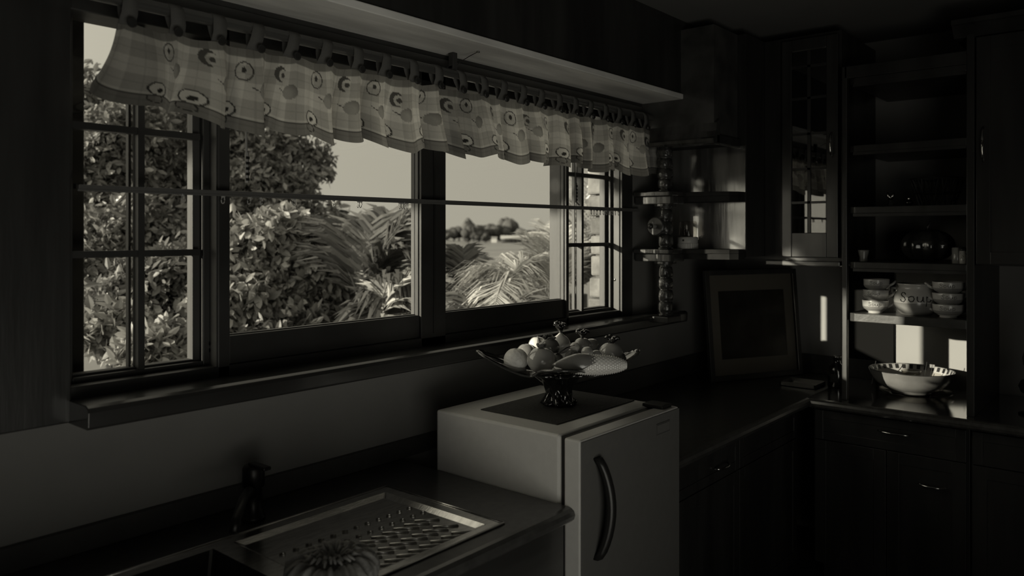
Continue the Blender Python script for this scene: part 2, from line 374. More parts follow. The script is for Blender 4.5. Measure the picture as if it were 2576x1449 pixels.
def clothmat(name, attr=None, v=.3, tr=.62, bump=True):
    m = bpy.data.materials.new(name); m.use_nodes = True; t_ = m.node_tree; t_.nodes.clear()
    o = t_.nodes.new('ShaderNodeOutputMaterial'); mx = t_.nodes.new('ShaderNodeMixShader'); mx.inputs[0].default_value = tr
    d = t_.nodes.new('ShaderNodeBsdfDiffuse'); tl = t_.nodes.new('ShaderNodeBsdfTranslucent')
    no = t_.nodes.new('ShaderNodeTexNoise'); no.inputs['Scale'].default_value = 160; mul = t_.nodes.new('ShaderNodeMixRGB'); mul.blend_type = 'MULTIPLY'; mul.inputs[0].default_value = .12
    tcn = t_.nodes.new('ShaderNodeTexCoord'); t_.links.new(tcn.outputs['Object'], no.inputs[0]); t_.links.new(no.outputs[0], mul.inputs[2])
    if attr:
        at = t_.nodes.new('ShaderNodeAttribute'); at.attribute_name = attr; t_.links.new(at.outputs['Color'], mul.inputs[1])
    else: mul.inputs[1].default_value = tint(v)
    t_.links.new(mul.outputs[0], d.inputs[0]); t_.links.new(mul.outputs[0], tl.inputs[0]); t_.links.new(d.outputs[0], mx.inputs[1]); t_.links.new(tl.outputs[0], mx.inputs[2]); t_.links.new(mx.outputs[0], o.inputs[0]); return m
CLOTH = clothmat('printed_cloth', 'print'); CLOTHT = clothmat('tab_cloth', None, .24, .45)
me.materials.append(CLOTH)
val = thing('curtain_valance', 'short checked valance printed with apples, hanging by button tabs across the window top', 'curtain', (.85, RY, topz))
cl = bpy.data.objects.new('cloth', me); COL.objects.link(cl); loc_child(cl, val)
def tabmesh(x, lean):
    prof = [(-.008, -.062), (-RR - .004, -.035), (-RR - .004, 0), (-RR * .75, RR * .8), (0, RR + .003), (RR * .75, RR * .8), (RR + .004, 0), (RR - .002, -.03), (.004, -.060)]
    wv = [.021, .020, .019, .018, .018, .018, .018, .015, .011]
    vts = []; n = len(prof)
    for (a, b), wd in zip(prof, wv):
        sh = lean * (-b)
        vts += [(x + sh - wd, RY + a, RZ + b), (x + sh + wd, RY + a, RZ + b)]
    return MB().add(vts, [(2 * i, 2 * i + 1, 2 * i + 3, 2 * i + 2) for i in range(n - 1)])
for i, x in enumerate(TABX):
    to = tabmesh(x, random.uniform(-.25, .25)).build('tab', CLOTHT, smooth=True, solid=.0016); loc_child(to, val)
    bt = MB().lathe([(.0, -.006), (.010, -.005), (.0125, -.002), (.0125, .001), (0, .002)], 14, (x + random.uniform(-.004, .004), RY - .032, RZ - .060), axis='y').build('button', INK, to)
# lower net-curtain track with gliders
TY = 2.075
pL = onY(196, 470, TY); pR = onY(1608, 528, TY)
trk = thing('curtain_track', 'thin dark net curtain track running across the middle of the window, with clear gliders', 'curtain track', (pL.x, TY, pL.z))
d_ = (pR - pL)
def tp(f, dz=0, dy=0): q = pL + d_ * f; return Vector((q.x, q.y + dy, q.z + dz))
m = MB()
for (ya, yb, za, zb) in ((-.006, .006, -.004, .006), (-.004, -.001, -.010, -.004), (.001, .004, -.010, -.004)):
    v8 = []
    for e in (0, 1):
        c0 = pL + d_ * e
        v8 += [(c0.x, TY + ya, c0.z + za), (c0.x, TY + yb, c0.z + za), (c0.x, TY + yb, c0.z + zb), (c0.x, TY + ya, c0.z + zb)]
    m.add(v8, [(0, 1, 2, 3), (7, 6, 5, 4), (0, 4, 5, 1), (1, 5, 6, 2), (2, 6, 7, 3), (3, 7, 4, 0)])
loc_child(m.build('rail', mat('track_metal', .16, .35, metal=.3), bevel=.001), trk)
for f in (0.002, .985):
    q = tp(f); loc_child(MB().box((q.x - .008, TY + .004, q.z - .004), (q.x + .008, WY - .003, q.z + .008)).build('bracket', BLACKP), trk)
GLM = glassmat('clear_plastic', .75, .2, 1.6)
GLM = mat('glider_plastic', .42, .4)
gp = MB()
loop = [(math.sin(a) * .0048, 0, -.021 + math.cos(a) * .010) for a in [2 * math.pi * k / 12 for k in range(13)]]
gp.tube(loop, .0016, 6, cap=False); gp.box((-.005, -.003, -.013), (.005, .003, -.007))
gmesh = None
for px in [460, 562, 629, 657, 738, 838, 901, 908, 1006, 1012, 1018, 1024] + [1487 + 7.6 * k for k in range(10)]:
    f = (onY(px, 500, TY).x - pL.x) / d_.x; q = tp(f)
    if gmesh is None:
        go = gp.build('glider', GLM, smooth=True); gmesh = go.data
    else:
        go = bpy.data.objects.new('glider', gmesh); COL.objects.link(go)
    go.location = q; go.rotation_euler = (0, random.uniform(-.12, .12), random.uniform(-.5, .5)); loc_child(go, trk)
# things hooked under the soffit: wire, small clip, corner catch
q = onZ(1, 1, 1) if False else None
z0 = Z(.658)
u1 = Vector((onY(1203, 129, 1.93).x, 1.93, z0))
def under(px, py):  # point on the underside of the soffit
    u = (px - CX) / FPX; D = (z0 - H) * FPX / (HY - py); return Vector((D * (C_ + u * S_), D * (S_ - u * C_), z0))
a = under(1203, 130)
wr = MB().tube([a, a + Vector((-.01, .03, -.012)), a + Vector((-.02, .07, -.03)), a + Vector((-.028, .10, -.055))], .0014, 6).build('hook_wire', BLACKP); tag(wr, 'thin dark wire dangling from a screw in the pale soffit board', 'wire')
sc_ = MB().lathe([(.006, 0), (.006, -.003), (0, -.005)], 10, a).build('screw_head', ALU, None, smooth=True); loc_child(sc_, wr) if False else tag(sc_, 'small screw head holding the wire in the soffit board', 'screw')
a = under(1290, 190)
ct = thing('cupboard_catch', 'small metal catch fixed under the soffit board to the right of the wire', 'catch', a)
MB().box((-.045, -.012, -.010), (.045, .012, 0)).build('plate', ALU, ct, bevel=.002)
MB().tube([(-.045, 0, -.014), (.03, 0, -.014), (.05, 0, -.004)], .005, 8).build('roller', CHROME, ct, smooth=True)
a = under(1465, 232)
br = thing('soffit_bracket', 'little pale metal bracket under the soffit board near its far end', 'bracket', a)
MB().box((-.03, -.006, -.004), (.03, .006, 0)).box((-.03, -.006, -.03), (-.024, .006, 0)).build('angle_plate', ALU, br)
a = under(1640, 268)
lb = thing('light_bracket', 'pale angled bracket at the far right end of the curtain rod', 'bracket', a + Vector((0, -.03, 0)))
MB().box((-.07, -.02, -.018), (.01, .02, 0)).build('block', mat('raw_wood', .25, .6), lb, bevel=.003)
MB().add([(.02, -.03, 0), (.09, -.03, 0), (.05, .02, -.07), (.02, .03, 0), (.09, .03, 0)], [(0, 1, 2), (3, 2, 4), (0, 2, 3), (1, 4, 2), (0, 3, 4, 1)]).build('gusset', mat('raw_wood', .25, .6), lb)

# =================================================================== WORKTOPS AND BASE UNITS
CT = Z(-.80); CTH = .04
def nose(y, sgn=-1):   # rounded front edge profile (a, z)
    return [(y + .0, CT), (y - .012, CT - .002), (y - .022, CT - .009), (y - .026, CT - .02), (y - .022, CT - .033), (y - .012, CT - .042), (y, CT - .042)]
def worktop_x(name, x0, x1, yf, label, hole=None):
    t_ = thing(name, label, 'worktop', (x0, WY, CT - .02))
    m = MB()
    if hole:
        hx0, hx1, hy0, hy1 = hole
        m.box((x0, yf, CT - .03), (x1, hy0, CT)); m.box((x0, hy1, CT - .03), (x1, WY, CT)); m.box((x0, hy0, CT - .03), (hx0, hy1, CT)); m.box((hx1, hy0, CT - .03), (x1, hy1, CT))
    else: m.box((x0, yf, CT - .03), (x1, WY, CT))
    loc_child(m.build('slab', COUNT), t_)
    loc_child(MB().extr(nose(yf), x0, x1, 'x').build('front_edge', COUNTE, smooth=False), t_)
    return t_
wt = worktop_x('sink_worktop', -.6, 1.852, 1.345, 'dark worktop with a rounded front edge holding the steel sink, left of the fridge', hole=(.46, 1.60, 1.42, 1.86))
loc_child(MB().box((-.6, WY - .02, CT), (2.435, WY, CT + .062)).build('upstand', TILE, bevel=.002), wt)
wt2 = worktop_x('corner_worktop', 2.44, EX - .006, 1.345, 'dark L-shaped worktop running behind the fridge into the corner and along the end wall')
loc_child(MB().box((3.83, -1.6, CT - .03), (EX - .006, 1.345, CT)).build('slab', COUNTG), wt2)
prof = [(3.83, CT), (3.818, CT - .002), (3.808, CT - .009), (3.804, CT - .02), (3.808, CT - .033), (3.818, CT - .042), (3.83, CT - .042)]
loc_child(MB().extr(prof, -1.6, 1.33, 'y').build('front_edge', mat('worktop_edge_end', .075, .22, var=.2, scale=30, coat=.7), smooth=False), wt2)
loc_child(MB().box((2.44, WY - .02, CT), (EX - .006, WY, CT + .105)).build('upstand', TILE, bevel=.002), wt2)
loc_child(MB().box((EX - .026, 1.22, CT), (EX - .006, WY, CT + .105)).build('upstand', TILE, bevel=.002), wt2)
def bow_handle(parent, p, axis, L=.13, m=CHROME, drop=.0):
    pts = []
    for k in range(9):
        f = k / 8 - .5; o_ = .028 * (1 - (2 * f) ** 2) ** .5 if abs(f) < .5 else 0
        pts.append(Vector(p) + Vector(axis) * (f * L) + Vector((0, 0, 0)))
        pts[-1] += HN * o_
    o = MB().tube(pts, .0045, 8).build('handle', m, parent, smooth=True); return o
HN = Vector((-1, 0, 0))
def sub(o, parent):
    """parent keeping world coordinates when the chain above sits at parent's location"""
    o.parent = parent
    return o
def cabinet_unit(name, label, x0, y0, x1, y1, z0, z1, face, fronts, cat='cupboard', group=None, wood=WOOD):
    """face 'x': fronts on the -X side at x0; 'y': fronts on the -Y side at y0. fronts: (kind,a0,a1,z0,z1,handle)"""
    t_ = thing(name, label, cat, ((x0 + x1) / 2, (y0 + y1) / 2, z0), group=group)
    loc_child(MB().box((x0 + .02 if face == 'x' else x0, y0 + .02 if face == 'y' else y0, z0), (x1, y1, z1)).build('carcass', wood, bevel=.002), t_)
    global HN
    for (k, a0, a1, b0, b1, h) in fronts:
        g = .002
        if face == 'x':
            m = MB().box((x0 + .004, a0 + g, b0 + g), (x0 + .02, a1 - g, b1 - g))
            fw = min(.055, (a1 - a0) * .25, (b1 - b0) * .28)
            for q in (((x0, a0 + g, b0 + g), (x0 + .006, a0 + fw, b1 - g)), ((x0, a1 - fw, b0 + g), (x0 + .006, a1 - g, b1 - g)), ((x0, a0 + fw, b0 + g), (x0 + .006, a1 - fw, b0 + fw)), ((x0, a0 + fw, b1 - fw), (x0 + .006, a1 - fw, b1 - g))): m.box(*q)
            HN = Vector((-1, 0, 0)); ax = (0, 1, 0)
        else:
            m = MB().box((a0 + g, y0 + .004, b0 + g), (a1 - g, y0 + .02, b1 - g)); fw = min(.055, (a1 - a0) * .25, (b1 - b0) * .28)
            for q in (((a0 + g, y0, b0 + g), (a0 + fw, y0 + .006, b1 - g)), ((a1 - fw, y0, b0 + g), (a1 - g, y0 + .006, b1 - g)), ((a0 + fw, y0, b0 + g), (a1 - fw, y0 + .006, b0 + fw)), ((a0 + fw, y0, b1 - fw), (a1 - fw, y0 + .006, b1 - g))): m.box(*q)
            HN = Vector((0, -1, 0)); ax = (1, 0, 0)
        d = loc_child(m.build(k, wood, bevel=.0015), t_)
        if h:
            if h[0] == 'h': p = (x0, h[1], h[2]) if face == 'x' else (h[1], y0, h[2]); bow_handle(d, p, ax, h[3])
            else: p = (x0, h[1], h[2]) if face == 'x' else (h[1], y0, h[2]); bow_handle(d, p, (0, 0, 1), h[3])
    return t_
BZ0, BZ1 = .10, CT - .045
cabinet_unit('base_cabinet', 'dark base unit along the end wall with the horizontal steel drawer handle', 3.86, .66, EX - .005, 1.33, BZ0, BZ1, 'x',
             [('drawer', .67, 1.32, Z(-1.00), BZ1 - .01, ('h', .955, Z(-.914), .15)), ('door', .67, .995, BZ0, Z(-1.00), ('h', .805, Z(-1.125), .11)), ('door', .995, 1.32, BZ0, Z(-1.00), None)])
cabinet_unit('base_cabinet', 'dark base unit along the end wall at the right edge of the picture', 3.86, -1.2, EX - .005, .655, BZ0, BZ1, 'x',
             [('drawer', -.2, .65, Z(-1.00), BZ1 - .01, ('h', .2, Z(-.914), .13)), ('door', -.2, .22, BZ0, Z(-1.00), None), ('door', .22, .65, BZ0, Z(-1.00), None), ('door', -1.2, -.2, BZ0, BZ1 - .01, None)])
cabinet_unit('base_cabinet', 'dark base unit under the window-side worktop, right of the fridge', 2.47, 1.39, 3.84, WY - .005, BZ0, BZ1, 'y',
             [('drawer', 2.48, 3.15, Z(-1.00), BZ1 - .01, ('h', 2.97, Z(-.945), .12)), ('drawer', 3.15, 3.82, Z(-1.00), BZ1 - .01, None), ('door', 2.48, 3.15, BZ0, Z(-1.00), None), ('door', 3.15, 3.82, BZ0, Z(-1.00), None)])
cabinet_unit('sink_cabinet', 'dark base unit below the steel sink and worktop', -.55, 1.38, 1.84, WY - .005, BZ0, BZ1 - .16, 'y',
             [('door', -.5, .3, BZ0, BZ1 - .2, None), ('door', .3, 1.07, BZ0, BZ1 - .2, None), ('door', 1.07, 1.83, BZ0, BZ1 - .2, None)])
scb = bpy.data.objects['sink_cabinet']
loc_child(MB().box((-.55, 1.356, BZ1 - .17), (1.846, 1.382, BZ1 + .002)).build('front_panel', WOODH, bevel=.002), scb)
loc_child(MB().box((1.842, 1.36, BZ0), (1.849, 2.06, BZ1 + .002)).build('end_panel', WOOD), scb)
struct(box('trim_7', (3.93, -1.2, 0), (3.95, 1.3, .10), WOOD)); struct(box('trim_8', (2.47, 1.45, 0), (3.9, 1.47, .10), WOOD)); struct(box('trim_9', (-.55, 1.45, 0), (1.84, 1.47, .10), WOOD))
# =================================================================== STEEL SINK
sk = thing('steel_sink', 'stainless steel inset sink with a ridged draining board, set in the left worktop', 'sink', (1.05, 1.65, CT))
SX, SXr, SY0, SY1 = .44, 1.625, 1.398, 1.885
zf = CT + .003
m = MB()
dx0, dx1, dy0, dy1 = 1.075, 1.585, 1.428, 1.845      # draining area
bx0, bx1 = .49, 1.02                                 # bowl
m.box((SX, SY0, zf - .002), (bx0, SY1, zf)); m.box((bx1, SY0, zf - .002), (dx0, SY1, zf)); m.box((dx1, SY0, zf - .002), (SXr, SY1, zf))
m.box((bx0, SY0, zf - .002), (bx1, dy0, zf)); m.box((dx0, SY0, zf - .002), (dx1, dy0, zf)); m.box((bx0, dy1, zf - .002), (bx1, SY1, zf)); m.box((dx0, dy1, zf - .002), (dx1, SY1, zf))
loc_child(m.build('rim', STEEL), sk)
# raised lip round the whole sink
lip = [(SX, SY0), (SXr, SY0), (SXr, SY1), (SX, SY1), (SX, SY0)]
m = MB()
for (a, b) in zip(lip[:-1], lip[1:]): m.tube([(a[0], a[1], zf), (b[0], b[1], zf)], .0035, 8)
loc_child(m.build('lip', STEEL, smooth=True), sk)
def tray(x0, x1, y0, y1, z0, z1, sl):
    return MB().add([(x0, y0, z1), (x1, y0, z1), (x1, y1, z1), (x0, y1, z1), (x0 + sl, y0 + sl, z0), (x1 - sl, y0 + sl, z0), (x1 - sl, y1 - sl, z0), (x0 + sl, y1 - sl, z0)],
                    [(4, 5, 6, 7), (0, 1, 5, 4), (1, 2, 6, 5), (2, 3, 7, 6), (3, 0, 4, 7)])
DZ = zf - .010
loc_child(tray(dx0, dx1, dy0, dy1, DZ, zf, .018).build('draining_board', STEEL, bevel=.004), sk)
loc_child(tray(bx0, bx1, dy0, dy1, CT - .16, zf, .04).build('basin', mat('satin_steel', .08, .5, metal=1), bevel=.01), sk)
rm = MB(); e0 = Vector((-.028, .024, 0)); prof = []
pts = [Vector((-.028, .024, .0)), Vector((-.026, .022, .0018)), Vector((.026, -.022, .0018)), Vector((.028, -.024, 0))]
rm.tube(pts, [.001, .0036, .0036, .001], 10); rmesh = None
for j, yy in enumerate([1.700, 1.645, 1.590, 1.519, 1.450]):
    for i in range(13):
        xx = 1.125 + .0388 * i + j * .0022
        small = j < 2
        if xx > 1.555 - (0.0): continue
        if rmesh is None:
            ro = rm.build('ridge', STEEL, smooth=True); rmesh = ro.data
        else:
            ro = bpy.data.objects.new('ridge', rmesh); COL.objects.link(ro)
        ro.location = (xx, yy, DZ + .0006)
        if small: ro.scale = (.22, .22, 1.0)
        loc_child(ro, sk)
# mixer tap behind the bowl
tp_ = thing('mixer_tap', 'dark mixer tap standing behind the sink bowl against the wall', 'tap', (1.20, 1.955, CT + .0))
TAPM = mat('tap_metal', .03, .4, metal=.8)
MB().lathe([(.032, 0), (.032, .012), (.024, .018), (.023, .09), (.030, .095), (.030, .145), (.026, .152), (0, .153)], 24).build('body', TAPM, tp_, smooth=True, bevel=0)
MB().tube([(0, 0, .07), (-.05, -.06, .105), (-.11, -.13, .112), (-.17, -.2, .095), (-.185, -.215, .07)], [.014, .013, .012, .012, .012], 12).build('spout', TAPM, tp_, smooth=True)
MB().box((-.012, -.07, .150), (.012, .01, .160)).build('lever', TAPM, tp_, bevel=.003)
# gathered cloth cap lying on the draining board
cp = onZ(835, 1432, CT + .03)
NT, NR = 200, 36
vts = []; fcs = []
rs = np.random.RandomState(3)
phs = rs.uniform(0, 6.28, 6)
for i in range(NR):
    f = i / (NR - 1)
    for k in range(NT):
        th = 2 * math.pi * k / NT
        wr_ = (math.sin(17 * th + phs[0] + 3 * f) * .45 + math.sin(29 * th + phs[1] - 5 * f) * .4 + math.sin(11 * th + phs[2]) * .35)
        # profile: outer skirt -> puffed ring -> sunken gathered centre
        if f < .25: r = .118 + .006 * math.sin(f * 4 * math.pi); z = -.025 + f / .25 * .028
        else:
            g_ = (f - .25) / .75; r = .118 * (1 - g_) ** .85 + .004; z = .003 + 0.022 * math.sin(min(1, g_ * 1.25) * math.pi) - (.020 * max(0, (g_ - .8) / .2))
        fall = math.sin(math.pi * min(1, max(0, f)) ** .7)
        r2 = r * (1 + .02 * wr_); z2 = z + .0065 * wr_ * (fall + .25)
        if f > .82: z2 += .012 * math.sin(3 * th + 1) * math.exp(-((f - .88) / .05) ** 2)
        vts.append((r2 * math.cos(th), r2 * math.sin(th) * .86, z2))
for i in range(NR - 1):
    for k in range(NT): fcs.append((i * NT + k, i * NT + (k + 1) % NT, (i + 1) * NT + (k + 1) % NT, (i + 1) * NT + k))
capo = thing('cloth_bowl_cover', 'crumpled round cloth cover with a gathered elastic centre, lying on the draining board', 'cloth', (cp.x, cp.y, CT + .034), .6)
MB().add(vts, fcs).build('fabric', mat('grey_towelling', .30, .9, var=.35, scale=16, bump=.3, bscale=120), capo, smooth=True)
gm = MB()
for k in range(34):
    th = 2 * math.pi * k / 34; r0 = .028 + .012 * math.sin(k * 2.3); r1 = r0 + .032
    gm.tube([(r0 * math.cos(th), r0 * math.sin(th), .026), ((r0 + r1) / 2 * math.cos(th + .06), (r0 + r1) / 2 * math.sin(th + .06), .036), (r1 * math.cos(th + .1), r1 * math.sin(th + .1), .030)], [.002, .0045, .002], 6)
gm.build('elastic_gathers', mat('grey_towelling', .15), capo, smooth=True)
# =================================================================== FRIDGE
fr = thing('refrigerator', 'small pale grey under-window fridge with a dark bowed handle', 'fridge', (2.15, 1.63, 0))
FX0, FX1, FT_ = 1.862, 2.435, Z(-.60)
loc_child(MB().box((FX0, 1.385, .04), (FX1, 1.905, FT_)).build('cabinet', FRID, bevel=.008), fr)
loc_child(MB().box((FX0 + .012, 1.362, .06), (FX1 - .012, 1.385, FT_ - .006)).build('door_gasket', RUBBER), fr)
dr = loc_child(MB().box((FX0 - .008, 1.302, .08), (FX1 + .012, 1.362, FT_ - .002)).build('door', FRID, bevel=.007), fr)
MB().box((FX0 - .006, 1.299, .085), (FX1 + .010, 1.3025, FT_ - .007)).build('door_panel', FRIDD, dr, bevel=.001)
hp = onY(1505, 1140, 1.30); hx = hp.x - .012
hm = MB(); n = 14; prof = []
ptsF = []
for k in range(n + 1):
    f = k / n; z = Z(-.665) - f * .30; b_ = math.sin(math.pi * f)
    ptsF.append((hx + .022 * b_ ** .8, 1.292 - .034 * b_ ** .7, z))
for (x, y, z) in ptsF:
    hm.v += [(x - .016, y + .010, z), (x + .012, y + .010, z), (x + .014, y - .006, z), (x + .006, y - .012, z), (x - .014, y - .008, z)]
for k in range(n):
    for j in range(5): hm.f.append((k * 5 + j, k * 5 + (j + 1) % 5, (k + 1) * 5 + (j + 1) % 5, (k + 1) * 5 + j))
hm.f += [(4, 3, 2, 1, 0), tuple(n * 5 + j for j in range(5))]
hm.build('handle', BLACKP, dr, smooth=True)
bq = onY(1667, 1075, 1.30)
MB().box((bq.x - .045, 1.297, bq.z - .019), (bq.x + .045, 1.2995, bq.z + .019)).build('badge', mat('badge', .10, .4), dr, bevel=.001)
MB().box((bq.x - .040, 1.296, bq.z - .014), (bq.x + .040, 1.2975, bq.z + .014)).build('badge_plate', mat('badge_in', .16, .4), dr)
loc_child(MB().box((FX1 - .07, 1.32, FT_ - .003), (FX1 - .005, 1.40, FT_ + .010)).build('hinge_cover', BLACKP, bevel=.003), fr)
for (x, y) in ((FX0 + .05, 1.42), (FX1 - .05, 1.42), (FX0 + .05, 1.86), (FX1 - .05, 1.86)):
    loc_child(MB().lathe([(.018, 0), (.018, .04)], 12, (x, y, 0)).build('foot', BLACKP), fr)
# placemat
pm = MB()
for k in range(34):
    x0 = 1.955 + k * .0136
    pm.box((x0, 1.462, FT_ + .0005), (x0 + .0128, 1.785, FT_ + .0035))
pmo = pm.build('placemat', MATW); tag(pmo, 'dark slatted placemat lying on top of the fridge under the glass dish', 'placemat')
# =================================================================== GLASS DISH WITH FRUIT
DC = Vector((2.185, 1.628, FT_ + .0036))
dish = thing('pedestal_dish', 'dark smoked glass pedestal dish with a wavy four-cornered rim, on the fridge', 'dish', DC, A - math.pi / 2)
def dishz(r, th):
    R = .205 + .068 * math.cos(4 * th) + .012 * math.cos(2 * th)
    f = r; z = .112 + .022 * f ** 2 + (.030 + .012 * math.cos(2 * th)) * f ** 3 * math.cos(4 * th)
    return R * f, z + .010 * f
vts = []; fcs = []; NTH, NRR = 96, 16
for i in range(NRR):
    f = .02 + .98 * i / (NRR - 1)
    for k in range(NTH):
        th = 2 * math.pi * k / NTH; r, z = dishz(f, th); vts.append((r * math.cos(th), r * math.sin(th), z))
for i in range(NRR - 1):
    for k in range(NTH): fcs.append((i * NTH + k, i * NTH + (k + 1) % NTH, (i + 1) * NTH + (k + 1) % NTH, (i + 1) * NTH + k))
fcs.append(tuple(range(NTH))[::-1])
MB().add(vts, fcs).build('bowl', DGLASS, dish, smooth=True, solid=.006)
ring = [Vector((dishz(1, 2 * math.pi * k / 96)[0] * math.cos(2 * math.pi * k / 96), dishz(1, 2 * math.pi * k / 96)[0] * math.sin(2 * math.pi * k / 96), dishz(1, 2 * math.pi * k / 96)[1])) for k in range(97)]
MB().tube(ring, .0036, 8, cap=False).build('rim', mat('glass_edge', .05, .08, coat=1.0), dish, smooth=True)
def ftw(th, r, z):
    return r * (1 + .13 * math.sin(7 * th + z * 55) + .05 * math.sin(13 * th - z * 80)), z
MB().lathe([(.050, 0), (.058, .004), (.056, .012), (.045, .025), (.041, .045), (.046, .065), (.060, .085), (.078, .100), (.095, .112), (.0, .114)], 112, fn=ftw).build('foot', mat('dark_cast_glass', .012, .05, spec=1.0, coat=1.0), dish, smooth=True)
FRU = dict(
 orange=mat('orange_peel', .80, .45, var=.05, scale=50, bump=.5, bscale=90, coat=.1),
 glossy=mat('glass_fruit_mid', .45, .12, var=.25, scale=6, coat=1.0),
 dark=mat('glass_fruit_dark', .22, .15, var=.3, scale=6, coat=1.0),
 pale=mat('glass_fruit_pale', .85, .14, var=.15, scale=7, coat=1.0),
 leaf=mat('dry_leaf', .14, .5, var=.3, scale=20), stem=mat('black_glass', .015, .06, coat=1.0, spec=1.0))
def fruit_c(px, py, D): return atD(px, py, D)
def fruit_body(r, squash=.92, dimple=.12, n=20):
    pr = []
    for i in range(n + 1):
        a_ = math.pi * i / n - math.pi / 2
        z = r * squash * math.sin(a_); rr = r * math.cos(a_)
        if a_ > 1.0: z -= r * dimple * ((a_ - 1.0) / .57) ** 2
        pr.append((max(rr, 0.0), z))
    return MB().lathe(pr, 28)
def curly(parent, top, r, n, m, height, seed):
    rr = random.Random(seed); mb = MB()
    for k in range(n):
        th = rr.uniform(0, 6.28); L = height * rr.uniform(.6, 1.2); pts = []
        for j in range(9):
            f = j / 8; a_ = th + f * rr.uniform(1.2, 2.2); rad = r * (.25 + .9 * math.sin(f * 2.6))
            pts.append((rad * math.cos(a_), rad * math.sin(a_), top + L * math.sin(f * 2.2)))
        mb.tube(pts, .0028, 6)
    return mb.build('stem', m, parent, smooth=True)
def leafy_crown(parent, top, r, m, seed, n=5, up=.8):
    rr = random.Random(seed)
    mb = MB()
    for k in range(n):
        th = 2 * math.pi * k / n + rr.uniform(-.3, .3); pts = []
        L = r * rr.uniform(.8, 1.2)
        for j in range(6):
            f = j / 5; pts.append((L * f * math.cos(th) * .8, L * f * math.sin(th) * .8, top + up * L * math.sin(f * 2.3)))
        mb.tube(pts, [.003, .007, .010, .009, .006, .003], 6)
    mb.tube([(0, 0, top - .006), (.002, 0, top + .03 * up)], .005, 8)
    return mb.build('stem', m, parent, smooth=True)
D0 = 2.73
def fruit(name, label, px, py, wpx, D, m, squash=.92, tilt=(0, 0, 0), cat='fruit', dimple=.12):
    r = wpx / 2 / FPX * D
    c_ = fruit_c(px, py, D); t_ = thing(name, label, cat, c_); t_.rotation_euler = tilt
    fruit_body(r, squash, dimple).build('body', m, t_, smooth=True); return t_, r
o, r = fruit('orange', 'pale dimpled orange at the left end of the glass dish', 1298, 905, 62, 2.70, FRU['orange'], .96)
MB().lathe([(.0, .0), (.006, .0), (.004, .003), (0, .003)], 8, (0, 0, r * .84)).build('navel', FRU['leaf'], o)
o, r = fruit('glass_fruit', 'round glossy ornamental fruit with a curly dark stem, beside the orange at the front', 1362, 906, 74, 2.63, FRU['glossy'], .88)
curly(o, r * .75, .013, 9, FRU['leaf'], .016, 1)
o, r = fruit('glass_fruit', 'pale leaf-wrapped round fruit at the back left of the heap', 1352, 868, 46, 2.86, FRU['pale'], .95)
for k in range(3):
    mb = MB(); th = .6 + k * 1.7
    mb.add([(r * 1.02 * math.cos(th + a_) * math.cos(b_), r * 1.02 * math.sin(th + a_) * math.cos(b_), r * 1.0 * math.sin(b_)) for b_ in (.1, .5, .9, 1.3) for a_ in (-.35 + b_ * .2, 0, .35 - b_ * .2)], [(i * 3 + j, i * 3 + j + 1, i * 3 + j + 4, i * 3 + j + 3) for i in range(3) for j in range(2)])
    mb.build('leaf', FRU['leaf'], o, smooth=True, solid=.001)
o, r = fruit('glass_fruit', 'dark round ornamental fruit with curly stem tendrils, behind the glossy front one', 1382, 874, 52, 2.76, FRU['dark'], .95)
curly(o, r * .7, .019, 14, FRU['leaf'], .014, 2)
o, r = fruit('glass_garlic', 'pale bulb-shaped glass fruit with a tall black glass crown, topmost of the heap', 1410, 866, 50, 2.84, FRU['pale'], .95, dimple=-.35)
leafy_crown(o, r * 1.05, .028, FRU['stem'], 3, 7, 1.3)
o, r = fruit('glass_pepper', 'glossy ornamental pepper with a black looped stalk, behind the middle of the dish', 1465, 868, 44, 2.90, FRU['glossy'], .85)
leafy_crown(o, r * .8, .030, FRU['stem'], 5, 5, .8)
o, r = fruit('glass_fruit', 'squat glossy fruit at the back, right of the looped-stalk pepper', 1488, 866, 36, 2.93, FRU['glossy'], .8)
o, r = fruit('glass_apple', 'large glossy ornamental apple with twisted glass leaves at the right end of the dish', 1537, 888, 62, 2.80, FRU['glossy'], .86, tilt=(0, .15, 0))
leafy_crown(o, r * .72, .034, FRU['stem'], 9, 5, .7)
o, r = fruit('glass_plum', 'small pale oval fruit in the middle of the heap beside the apple', 1477, 886, 30, 2.72, FRU['pale'], .95)
o, r = fruit('glass_cherry', 'tiny pale round fruit behind the walnut', 1446, 873, 26, 2.76, FRU['pale'], .95)
o, r = fruit('glass_plum', 'small smooth fruit half hidden between the pale oval one and the apple', 1500, 893, 28, 2.73, FRU['glossy'], .9)
o, r = fruit('glass_fruit', 'dark oval fruit lying in the hollow behind the orange', 1325, 884, 50, 2.84, FRU['dark'], .8)
o, r = fruit('glass_fruit', 'small dark fruit low between the front one and the walnut', 1400, 902, 34, 2.70, FRU['dark'], .9)
wn, r = fruit('walnut', 'wrinkled walnut on the middle of the heap in front of the pale oval fruit', 1441, 895, 40, 2.68, mat('walnut_shell', .13, .6, var=.4, scale=40, bump=1.0, bscale=60), .72)
mb = MB()
lf = [(-.045, -.006, 0), (-.02, -.02, .008), (.015, -.018, .012), (.045, 0, .004), (.015, .016, .004), (-.02, .014, .002)]
mb.add(lf + [(x, y, z - .002) for x, y, z in lf], [(0, 1, 2, 3, 4, 5), (11, 10, 9, 8, 7, 6)] + [(i, (i + 1) % 6, 6 + (i + 1) % 6, 6 + i) for i in range(6)])
lo = mb.build('glass_leaf', FRU['stem']); lo.location = fruit_c(1418, 884, 2.70); lo.rotation_euler = (0, -.45, A - math.pi / 2); tag(lo, 'dark pointed leaf lying slantwise on the heap left of the walnut', 'leaf')
